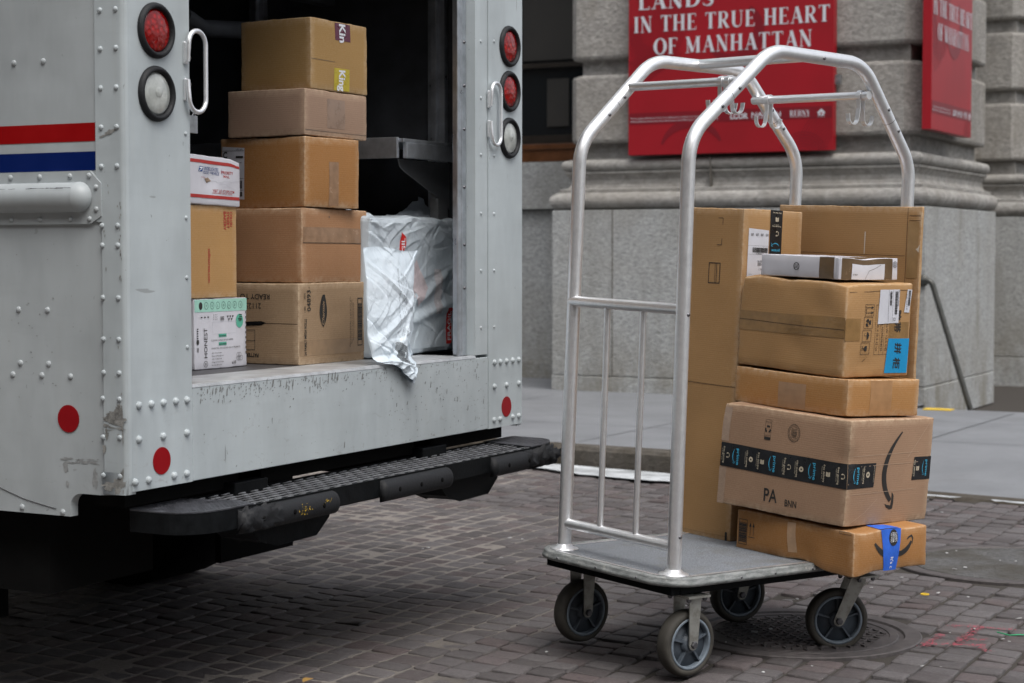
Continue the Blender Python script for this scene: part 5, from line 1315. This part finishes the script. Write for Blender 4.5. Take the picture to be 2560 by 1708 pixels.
# casters
def caster(x, y, axis_yaw, swivel, tilt=0., trail=.0, drop=-.207, lab=None):
    """x,y = axle point in deck frame; axis_yaw = direction the wheel's visible face looks, deck frame"""
    ax = Vector((math.cos(axis_yaw), math.sin(axis_yaw), 0)); rl = Vector((-ax.y, ax.x, 0)); c = Vector((x, y, drop)); Rw = .1015
    root = MB(); top = c+rl*trail; top.z = -.062
    mw = MAT(c, ax)
    w = MB(); w.lathe([(.078, -.024), (.090, -.0245), (.0965, -.021), (.1000, -.012), (Rw, 0), (.1000, .012), (.0965, .021), (.090, .0245), (.078, .024), (.078, -.024)], mw, 48)
    wheel = w.build('wheel', M['tread'], cart)
    if lab: wheel['label'] = lab
    r = MB(); r.lathe([(.079, .0), (.079, .0245), (.072, .026), (.070, .022), (.069, .0)], mw, 40); r.lathe([(.079, .0), (.079, -.0245), (.072, -.026), (.069, .0)], mw, 40); r.build('rim', M['wheelrim'], wheel)
    r = MB(); r.lathe([(0, -.010), (.070, -.010), (.070, .008), (.0, .008)], mw, 40); r.lathe([(.030, .008), (.026, .024), (.020, .026), (0, .026)], mw, 24)
    for k in range(5):
        a = R(72*k+20); mk = mw @ Matrix.Rotation(a, 4, 'Z'); r.box((.026, -.003, .008), (.0705, .003, .020), mk)
    r.build('wheel_core', M['wheelgrey'], wheel)
    f = MB()
    for s in (1, -1):
        o_ = ax*s*.034
        a0 = c+o_; 
        dirn = (top-Vector((c.x, c.y, c.z))); dirn = Vector((dirn.x, dirn.y, dirn.z)).normalized(); side = ax.cross(dirn).normalized()
        L = (top-c).length; P = []
        for k in range(9): an = R(180+22.5*k); P.append(c+side*(.017*math.cos(an))+dirn*(.017*math.sin(an)))
        P += [c+side*.024+dirn*L, c-side*.024+dirn*L]
        vs = [p+o_+ax*.002 for p in P]+[p+o_-ax*.002 for p in P]; n_ = len(P)
        f.add(vs, [tuple(range(n_)), tuple(reversed(range(n_, 2*n_)))]+[((k+1) % n_, k, n_+k, n_+(k+1) % n_) for k in range(n_)])
    mt = Matrix.Translation(top) @ Matrix.Rotation(math.atan2(ax.y, ax.x), 4, 'Z')
    f.box((-.040, -.026, -.004), (.040, .026, .001), mt)
    fk = f.build('fork', M['zinc'], wheel)
    pl = MB()
    if swivel: pl.lathe([(.030, -.012), (.034, -.006), (.034, .002)], Matrix.Translation(top), 24)
    pl.box((-.052, -.045, -.004+.004), (.052, .045, .0065), Matrix.Translation((top.x, top.y, -.0640)))
    pl.build('mounting_plate', M['zinc'], wheel)
    b_ = MB()
    b_.tube([c-ax*.044, c+ax*.044], .006, 10)
    for s in (1, -1): b_.lathe([(.0115, .0), (.0115, .007), (.009, .009), (0, .009)], MAT(c+ax*s*.036, ax*s), 6, False)
    for (dx, dy) in ((-.04, -.033), (.04, -.033), (.04, .033), (-.04, .033)): b_.lathe([(.008, 0), (.008, .008), (.005, .012), (0, .013)], MAT((top.x+dx, top.y+dy, -.0640), (0, 0, -1)), 6, False)
    b_.build('axle_bolt', M['bolt'], wheel)
caster(-.250, -.420, R(-2), False, lab='far rigid caster at the empty end'); caster(.262, -.455, R(-2), False, lab='near rigid caster at the empty end')
caster(-.215, .265, R(-18), True, trail=.035, lab='far swivel caster under the boxes'); caster(.255, .235, R(-34), True, trail=.060, lab='near swivel caster under the boxes')

# ================================================================== PARCELS ON THE CART
def CM(x, y, z, yaw=0, rx=0, ry=0): return CART @ Matrix.Translation((x, y, z)) @ Matrix.Rotation(rx, 4, 'X') @ Matrix.Rotation(ry, 4, 'Y') @ Matrix.Rotation(yaw, 4, 'Z')
def smile(i, pts, w0):
    """tapering curved arrow stroke along pts with hooked head"""
    n = len(pts); i.ribbon(pts, [w0*(.25+1.0*math.sin(PI*(.1+.62*k/(n-1)))) for k in range(n)])
def bez(p0, p1, p2, n=16): return [((1-t)**2*p0[0]+2*t*(1-t)*p1[0]+t*t*p2[0], (1-t)**2*p0[1]+2*t*(1-t)*p1[1]+t*t*p2[1]) for t in [k/n for k in range(n+1)]]
def prime_unit(i_b, i_t, kind, u, v, h, up=1):
    """one repeat of the black tape: h = tape width; text reads downwards"""
    rot = -90*up
    if kind == 'p':
        i_b.text('prime', u+.010*up, v, h*.155, rot, .012, w=h*.68)
        q = bez((u-.006*up, v+h*.31*up), (u-.020*up, v), (u-.006*up, v-h*.27*up)); i_b.ribbon(q, [.0006+.0024*math.sin(PI*k/16) for k in range(17)])
        i_b.ribbon([(u-.011*up, v-h*.26*up), (u-.005*up, v-h*.30*up), (u-.001*up, v-h*.20*up)], .0014)
    else:
        i_t.text({'g': 'free gaming', 'v': 'video streaming', 'd': 'free delivery'}[kind], u, v+.0*h, h*.10, rot, .008, w=h*.70); i_t.text('included with', u-.008*up, v+h*.02, h*.045, rot, 0, w=h*.5)
def tape_icon(i_t, kind, u, v, r):
    if kind == 'v': i_t.ring(u, v, r, r*.62, 20); 
    elif kind == 'd': i_t.poly([(u-r, v-r*.8), (u-r*.15, v-r), (u-r*.15, v+r*.6), (u-r, v+r*.8)]); i_t.poly([(u, v-r), (u+r*.8, v-r*.8), (u+r*.8, v+r*.8), (u, v+r*.6)])
    else: i_t.ring(u, v, r, r*.22, 12, -90, 90); i_t.poly([(u-r*.6, v+r*.5), (u, v+r*.5), (u, v+r), (u-r*.4, v+r)]); i_t.poly([(u-r*.6, v-r), (u, v-r), (u, v-r*.5), (u-r*.6, v-r*.5)])

# E: flat dented carton at the bottom
E_ = Carton(CM(.499, .012, .0008, -.047, R(0), 0), (.517, .333, .128), C3, 'flat dented brown carton with blue tape at the bottom of the front stack', seed=21, amp=.0035, sag=.004, r=.006,
            dents=[((-.10, 0, .0), .08, (0, .0, -.012)), ((-.01, .02, 0), .05, (0, 0, -.009)), ((-.22, 0, .02), .055, (0, .018, .006)), ((-.12, 0, .10), .08, (0, .012, -.005)), ((0, .06, .128), .05, (-.008, 0, -.010)), ((-.30, 0, .05), .09, (0, -.006, 0)), ((0, .25, .128), .05, (-.006, 0, -.006))])
W, H = .517, .128
i = E_.ink(E_.L); i.frame(.012, .016, .052, .098, .0017); i.bars(.0145, .024, .0495, .088, 26, False, 9)
for x in (.066, .081): i.rect(x-.001, .050, x+.001, .080); i.poly([(x-.005, .078), (x+.005, .078), (x, .092)])
i.rect(.059, .043, .088, .0452); i.frame(.45, .118, .505, .126, .0012)
i.build('printing', M['ink'], E_.root)
i = E_.ink(E_.L); i.quad((.24, .02), (.27, .02), (.27, .12), (.235, .12)); i.build('scuff', simple('rubbed_card', (.42, .27, .16), .4, 0, .1, 60), E_.root)
i = E_.ink(E_.R); smile(i, bez((.092, .090), (.118, .046), (.160, .046)), .014); smile(i, bez((.258, .085), (.236, .046), (.19, .046)), .014)
i.ribbon([(.238, .092), (.250, .100), (.262, .103), (.266, .094), (.262, .075)], [.003, .006, .008, .006, .002]); i.build('smile_arrow', M['ink'], E_.root)
i = E_.ink(E_.R, .0018); i.quad((.135, -.002), (.192, -.002), (.210, .1285), (.118, .1285), 6, 12); tb_ = i.build('blue_tape', M['tapeblue'], E_.root)
i = E_.ink(E_.T, .0018); i.quad((.517-.07, .125), (.517-.001, .118), (.517-.001, .210), (.517-.06, .195), 4, 6); i.build('blue_tape', M['tapeblue'], E_.root)
i = E_.ink(E_.R, .0027); i.disc(.172, .100, .020, 20, .026); i.build('black_patch', M['ink'], tb_)
i = E_.ink(E_.R, .0034); i.text("It's c", .168, .022, .013, -90, .012, w=.036)
for k in range(4): i.text(['CARRY', 'DIRECTLY', 'FROM', 'TO YOU'][k], .185-.008*k, .101, .0055, -90, .01, w=.030)
i.build('tape_lettering', M['white_ink'], tb_)

# D: large carton with black tape
D_ = Carton(CM(.447, .020, .1335, .058, -.015, .023), (.513, .434, .330), C9, 'large brown carton with black printed tape and long curved arrow on the front stack', seed=22, amp=.003, sag=.004,
            dents=[((0, 0, .20), .035, (-.008, .008, 0)), ((0, .2, .10), .12, (-.005, 0, 0)), ((-.5, 0, .33), .05, (.004, .004, -.004))])
W, Wr, H = .513, .434, .330
i = D_.ink(D_.L, .0012); i.quad((.002, .37*H), (W-.0005, .357*H), (W-.0005, .592*H), (.002, .605*H), 26, 5); tl = i.build('printed_tape', M['tapeblack'], D_.root)
i = D_.ink(D_.R, .0012); i.quad((-.0005, .357*H), (.135, .362*H), (.138, .59*H), (-.0005, .592*H), 8, 5); tr_ = i.build('printed_tape', M['tapeblack'], D_.root)
i = D_.ink(D_.R, .0012); i.quad((.332, .398*H), (Wr-.002, .400*H), (Wr-.002, .625*H), (.338, .622*H), 6, 5); tr2 = i.build('printed_tape', M['tapeblack'], D_.root)
ib, it = D_.ink(D_.L, .0021), D_.ink(D_.L, .0021)
vc = .483*H; th = .235*H
for kind, uf in (('g', .045), ('p', .145), ('v', .240), ('d', .335), ('p', .445), ('g', .545), ('v', .640), ('p', .752), ('d', .842), ('g', .948)):
    prime_unit(ib, it, kind, uf*W-.006, vc-.004*uf, th)
    if kind != 'p': tape_icon(it, kind, uf*W+.010, vc-.004*uf, .0085)
ib.build('blue_lettering', M['primeblue'], tl); it.build('tan_lettering', M['tan'], tl)
ib, it = D_.ink(D_.R, .0021), D_.ink(D_.R, .0021)
prime_unit(ib, it, 'p', .040, vc-.002, th); prime_unit(ib, it, 'v', .078, vc, th); tape_icon(it, 'v', .098, vc, .0095); it.text('prime.com', .130, vc, .004, -90, 0, w=.05)
ib.build('blue_lettering', M['primeblue'], tr_); it.build('tan_lettering', M['tan'], tr_)
ib, it = D_.ink(D_.R, .0021), D_.ink(D_.R, .0021)
prime_unit(ib, it, 'd', .343, .512*H, th); tape_icon(it, 'd', .360, .512*H, .0085); prime_unit(ib, it, 'p', .398, .512*H, th); ib.build('blue_lettering', M['primeblue'], tr2); it.build('tan_lettering', M['tan'], tr2)
i = D_.ink(D_.R); q = bez((.262, .875*H), (.128, .52*H), (.232, .215*H), 24); n = len(q)
i.ribbon(q, [.003+.020*math.sin(PI*min(1, .04+.76*k/(n-1)))**1.1 for k in range(n)])
i.ribbon([(.206, .185*H), (.216, .165*H), (.232, .150*H), (.240, .150*H), (.2435, .20*H), (.243, .262*H), (.238, .29*H)], [.002, .009, .013, .015, .012, .009, .003])
i.build('curved_arrow', M['ink'], D_.root)
i = D_.ink(D_.L)
i.text('PA', .435*W+.0, .172*H, .043, 0, .012, w=.054); i.text('BNN', .595*W, .128*H, .022, 0, .012, w=.046)
x0, y0_, x1, y1_ = .352*W, .700*H, .402*W, .895*H
i.frame(x0, y0_, x1, y1_, .0008); i.rect(x0, y0_, x1, y0_+.009); i.text('RECYCLABLE', (x0+x1)/2, y1_-.008, .004, w=.022); i.text('CORRUGATED', (x0+x1)/2, y0_+.014, .004, w=.022)
cx, cy = (x0+x1)/2, (y0_+y1_)/2+.002
for k in range(3):
    a = R(90+120*k); q = [(cx+.0095*math.cos(a+R(t)), cy+.0095*math.sin(a+R(t))) for t in (-42, -20, 0, 20, 38)]; i.ribbon(q, [.005, .005, .005, .008, .0005])
cx, cy = .578*W, .805*H
i.ring(cx, cy, .0245, .0012, 40, ry=.0285); i.ring(cx, cy, .0185, .0008, 36, ry=.0215)
for k in range(26):
    a = R(k*360/26); i.ring(cx+.0213*math.cos(a), cy+.0248*math.sin(a), .0014, .0007, 6)
for k in range(7): i.rect(cx-.013+.001*abs(k-3), cy-.015+.0045*k, cx+.013-.001*abs(k-3), cy-.0137+.0045*k)
i.frame(cx-.004, cy-.008, cx+.010, cy+.002, .001)
i.build('printing', M['ink'], D_.root)
i = D_.ink(D_.R, .0012)
for v in (.30, .56, .66): i.quad((.02, v*H), (.36, (v+.012)*H), (.36, (v+.012)*H+.0012), (.02, v*H+.0012), 16, 1)
i.ribbon([(.30, .62*H), (.36, .80*H), (.41, .95*H)], .0016); i.ribbon([(.03, .03*H), (.10, .12*H), (.16, .24*H)], .0012)
i.build('crease', simple('crease_shade', (.46, .33, .23), .8, 0, .1, 60), D_.root)
i = D_.ink(D_.L, .0010); i.quad((.0, .0), (.028, .0), (.030, .36*H), (.0, .36*H), 3, 5); i.quad((.0, .62*H), (.032, .62*H), (.034, .97*H), (.002, .97*H), 3, 6); i.build('clear_tape', simple('tape_over_pinkish_card', (.36, .26, .19), .22, 0, .1, 60, .2), D_.root)

# C: thin plain carton
C_ = Carton(CM(.403, .060, .4695, -.034, -.014, .008), (.494, .333, .115), C8, 'thin plain orange brown carton in the middle of the front stack', seed=23, amp=.002, sag=.003)
band(C_, C_.L, .20, .32, .004, .085, simple('dull_tape_patch', (.33, .20, .11), .4, 0, .1, 30), lift=.0006)
band(C_, C_.R, .10, .20, .004, .112, simple('dull_tape_patch', (.38, .21, .095), .35, 0, .1, 30), lift=.0006)

# B: carton with transport symbols and labels
B_ = Carton(CM(.369, .070, .5875, -.024, .009, .021), (.458, .309, .295), C7, 'battered brown carton with transport symbols and blue sticker below the flat white box', seed=24, amp=.0045, sag=.004, r=.008,
            dents=[((0, .0, .30), .05, (-.008, .010, -.010)), ((-.2, 0, .09), .05, (0, .008, 0)), ((-.1, 0, .20), .05, (0, .006, 0)), ((0, .09, .04), .022, (-.008, 0, 0)), ((-.45, 0, .295), .05, (.006, .004, -.006)), ((-.25, 0, .3), .04, (0, .003, -.006))])
W, Wr, H = .458, .309, .295
band(B_, B_.L, .002, W-.001, .385*H, .600*H, M['tapetan'], slant=.010)
B_.seam(B_.L, W, .505*H, .0016)
band(B_, B_.R, -.0008, .065, .39*H, .625*H, M['tapetan']); band(B_, B_.R, .200, .298, .40*H, .585*H, M['tapetan'])
i = B_.ink(B_.R, .0014)
for k in range(4):
    v0 = (.780-.0, .645, .505, .368)[k]*H; u0, u1 = .268*Wr, .402*Wr; vb = v0-.125*H
    u0 -= .004*k; u1 -= .004*k
    i.frame(u0, vb, u1, v0, .0012); c0, c1 = (u0+u1)/2, (vb+v0)/2
    if k == 0:
        for d in (-.008, .008): i.rect(u0+.010, c1+d-.001, u1-.008, c1+d+.001); i.poly([(u1-.012, c1+d-.005), (u1-.012, c1+d+.005), (u1-.003, c1+d)])
        i.rect(u0+.005, vb+.006, u0+.007, v0-.006)
    elif k == 1:
        i.poly([(c0-.012, c1+.006), (c0-.002, c1+.014), (c0+.004, c1+.006), (c0-.002, c1)]); i.poly([(c0+.002, c1+.004), (c0+.012, c1+.010), (c0+.012, c1-.006), (c0+.003, c1-.004)]); i.poly([(c0-.012, c1-.002), (c0-.004, c1-.002), (c0+.002, c1-.013), (c0-.010, c1-.011)])
    elif k == 2:
        i.poly([(c0, c1-.013), (c0+.007, c1-.009), (c0+.011, c1), (c0+.007, c1+.009), (c0, c1+.013)]); i.ribbon([(c0, c1), (c0-.009, c1), (c0-.012, c1+.004), (c0-.008, c1+.008)], .0016)
    else:
        i.poly([(c0, c1-.008), (c0+.008, c1-.008), (c0+.008, c1+.008), (c0, c1+.008), (c0-.005, c1+.004), (c0-.005, c1-.004)]); i.rect(c0-.012, c1-.001, c0-.004, c1+.001); i.rect(c0-.014, c1-.008, c0-.012, c1+.008)
a0, a1, b0, b1 = .435*Wr, .66*Wr, .235*H, .775*H
i.frame(a0, b0, a1, b1, .001)
for t in (.33, .62): i.rect(a0+(a1-a0)*t, b0, a0+(a1-a0)*t+.0009, b1)
for k, s in enumerate(('45 X 35 X 22 cm', 'L 45CMX30.8CM', 'G.W 12.5 KG')): i.text(s, a0+.011+.022*k, .42*H, .009, -90, 0, w=.085)
i.text('帯', .775*Wr, .53*H, .026, -90, .02); i.text('胶', .775*Wr, .66*H, .026, -90, .02)
i.poly([(.255*Wr, .145*H), (.275*Wr, .16*H), (.345*Wr, .215*H), (.29*Wr, .16*H), (.262*Wr, .135*H)])
i.build('printing', M['ink'], B_.root)
i = B_.ink(B_.R, .0020); i.quad((.465*Wr, .565*H), (.785*Wr, .575*H), (.785*Wr, .935*H), (.480*Wr, .935*H)); lb = i.build('shipping_label', M['paper'], B_.root)
i = B_.ink(B_.R, .0028); i.bars(.715*Wr, .67*H, .755*Wr, .915*H, 46, False, 21); i.bars(.635*Wr, .765*H, .665*Wr, .915*H, 34, False, 22); i.text('Parcels Only', .770*Wr, .84*H, .0055, -90, w=.05); i.rect(.615*Wr, .585*H, .6175*Wr, .93*H); i.rect(.68*Wr, .585*H, .682*Wr, .93*H); i.frame(.70*Wr, .60*H, .73*Wr, .63*H, .001)
i.build('label_print', M['ink'], lb)
i = B_.ink(B_.R, .0020); i.quad((.872*Wr, .69*H), (.958*Wr, .685*H), (.982*Wr, .930*H), (.908*Wr, .935*H)); lb = i.build('barcode_label', M['paper'], B_.root)
i = B_.ink(B_.R, .0028); i.bars(.925*Wr, .76*H, .960*Wr, .925*H, 34, False, 23); i.text('FZ 0418', .905*Wr, .80*H, .004, -84, w=.05); i.build('label_print', M['ink'], lb)
i = B_.ink(B_.R, .0020); i.quad((.615*Wr, .035*H), (.965*Wr, .035*H), (.985*Wr, .405*H), (.645*Wr, .405*H)); lb = i.build('blue_sticker', M['bluesticker'], B_.root)
i = B_.ink(B_.R, .0028); i.text('拼', .800*Wr, .300*H, .026, -92, .02); i.text('柜', .790*Wr, .140*H, .026, -92, .02); i.build('sticker_print', M['ink'], lb)
i = B_.ink(B_.R, .0012); i.ribbon([(.01, .925*H), (.10, .915*H), (.20, .93*H), (.29, .925*H)], .0016); i.build('crease', M['seam'], B_.root)

# A: flat white boxed item on top
A_ = Carton(CM(.326, .080, .893, -.006, .008, .003), (.330, .284, .069), M['whitebox'], 'flat white box bound with brown tape on top of the front stack', 'white_box', seed=25, amp=.0015, sag=.002, r=.003,
            dents=[((0, .12, .068), .05, (-.002, 0, -.006))])
W, Wr, H = .330, .284, .069
band(A_, A_.L, .762*W, .945*W, .001, H-.001, M['tapebrown']); i = A_.ink(A_.L, .0012); i.rect(.970*W, .001, .985*W, H-.001, 1, 4); i.build('crease', M['papergrey'], A_.root)
i = A_.ink(A_.L, .0018); i.ring(.475*W, .5*H, .0125, .0022, 28); i.text('GE', .475*W, .5*H, .0100, 0, .01, .3, w=.017)
for k in range(4): a = R(90*k+30); i.ribbon([(.475*W+.009*math.cos(a), .5*H+.009*math.sin(a)), (.475*W+.0105*math.cos(a+.5), .5*H+.0105*math.sin(a+.5))], .0014)
i.build('round_emblem', M['ink'], A_.root)
band(A_, A_.R, .045*Wr, .905*Wr, .001, H-.001, M['tapebrown']); 
i = A_.ink(A_.R, .0012); i.rect(.0, .001, .03*Wr, H-.001, 1, 4); i.text('EX1', .02*Wr, .35*H, .006, -90); i.build('crease', M['papergrey'], A_.root)
i = A_.ink(A_.R, .0018); i.quad((.21*Wr, .02*H), (.765*Wr, .02*H), (.765*Wr, .73*H), (.215*Wr, .75*H)); lb = i.build('white_label', M['paper'], A_.root)
i = A_.ink(A_.R, .0025); i.text('1/8 100LW', .27*Wr, .25*H, .006, w=.022); i.ribbon([(.44*Wr, .05*H), (.50*Wr, .45*H), (.60*Wr, .55*H), (.70*Wr, .70*H)], .0012); i.build('label_print', M['greyink'], lb)
i = A_.ink(A_.R, .0018); i.ring(.945*Wr, .72*H, .010, .0016, 20); i.text('GE', .945*Wr, .72*H, .008, -90, .01, w=.012); i.build('round_emblem', M['ink'], A_.root)
i = A_.ink(A_.T, .0012); i.rect(.762*W, .0, .945*W, .27, 4, 6); i.build('packing_tape', M['tapebrown'], A_.root)

# F: tall carton, near
F_ = Carton(CM(-.098, .091, .0008, 0), (.245, .283, 1.108), C7, 'tall upright carton with white shipping label and black tape standing on the deck', seed=26, amp=.003, sag=.003)
W, Wr, H = .245, .283, 1.108
i = F_.ink(F_.L)
for (x, z, sx, sz) in ((.150, 1.075, 1, 1), (.150, .985, 1, -1)):
    i.rect(min(x, x-.022*sx), z-.0010, max(x, x-.022*sx), z+.0010); i.rect(x-.001, min(z, z-.022*sz), x+.001, max(z, z-.022*sz))
i.frame(.095, .855, .150, .925, .003); i.rect(.132, .858, .1345, .922); i.rect(.125, .858, .1265, .922); i.rect(.222, .0, .232, .03)
i.build('printing', M['ink'], F_.root)
F_.seam(F_.L, W, .517, .0010)
i = F_.ink(F_.L, .0011); i.rect(.0, .014, W-.002, .0155, 8); i.build('crease', M['tapetan'], F_.root)
i = F_.ink(F_.R, .0012); i.quad((.080*Wr, .795*H), (.425*Wr, .797*H), (.425*Wr, .938*H), (.090*Wr, .943*H)); lb = i.build('shipping_label', M['paper'], F_.root)
i = F_.ink(F_.R, .0020)
lu = lambda a: (.085+.34*a)*Wr; lv = lambda b: (.797+.143*b)*H
i.rect(lu(.0), lv(.655), lu(.98), lv(.658)); i.rect(lu(0), lv(.475), lu(.98), lv(.478)); i.bars(lu(.22), lv(.515), lu(.96), lv(.62), 40, True, 31); i.text('TBA 306488221', lu(.6), lv(.49), .005, 180, w=.04)
for k in range(4): i.text('USE', lu(.18+.24*k), lv(.88), .006, 180, .01, w=.013); i.text('box', lu(.18+.24*k), lv(.905), .004, 180, 0, w=.012)
for k in range(4): i.text(['DELIVER TO', 'BROAD STREET', 'NEW YORK', 'NY 10005'][k], lu(.66), lv(.34-.03*k), .005, 180, w=.035)
i.text('CYCLE 1', lu(.7), lv(.16), .006, 180, w=.03); i.text('1 of 1', lu(.15), lv(.05), .004, 180, w=.014); i.build('label_print', M['ink'], lb)
i = F_.ink(F_.R, .0014); i.quad((.440*Wr, .800*H), (.640*Wr, .800*H), (.655*Wr, 1.0*H), (.445*Wr, 1.0*H), 5, 14); tp = i.build('printed_tape', M['tapeblack'], F_.root)
ib, it = F_.ink(F_.R, .0022), F_.ink(F_.R, .0022); uc = .545*Wr
def tape_v(ib, it):
    ib.text('prime', uc, .878*H, .0095, 180, .012, w=.040); q = bez((uc+.016, .893*H), (uc, .908*H), (uc-.020, .894*H)); ib.ribbon(q, [.0006+.0024*math.sin(PI*k/16) for k in range(17)]); ib.ribbon([(uc-.022, .902*H), (uc-.021, .892*H), (uc-.013, .892*H)], .0014)
    it.text('free gaming', uc+.002, .951*H, .005, 180, .01, w=.042); it.text('free delivery', uc+.002, .992*H, .005, 180, .01, w=.042); it.text('included with', uc, .956*H, .0028, 180, 0, w=.025); tape_icon(it, 'd', uc+.004, .973*H, .0085); tape_icon(it, 'g', uc+.004, .930*H, .0085)
tape_v(ib, it); ib.build('blue_lettering', M['primeblue'], tp); it.build('tan_lettering', M['tan'], tp)

# G: wide upright carton at the far end of the deck
G_ = Carton(CM(.338, .4605, .0008, 0), (.62, .012, 1.133), C7, 'wide flattened carton standing upright against the far posts behind the stack', seed=27, amp=.0012, sag=.001, r=.003)
W, H = .62, 1.133
i = G_.ink(G_.L, .0012); i.rect(W-.057, .004, W-.0555, H-.004, 1, 30); i.rect(.02, .972, W-.06, .9732, 16); i.rect(.02, .80, W-.06, .8011, 16); i.rect(W-.05, H-.030, W-.004, H-.028); i.rect(W-.05, H-.045, W-.004, H-.0435); i.build('crease', M['seam'], G_.root)
i = G_.ink(G_.L, .0012); i.rect(.388, .975, .3915, 1.048); i.poly([(W-.006, .985), (W-.018, .995), (W-.010, 1.0), (W-.002, 1.012)]); i.build('slit', simple('pale_slit', (.62, .56, .48), .6), G_.root)
i = G_.ink(G_.L, .0010); i.rect(W-.052, .90, W-.008, H-.048, 3, 8); i.build('packing_tape', simple('thin_tape', (.34, .215, .095), .35, 0, .1, 30), G_.root)
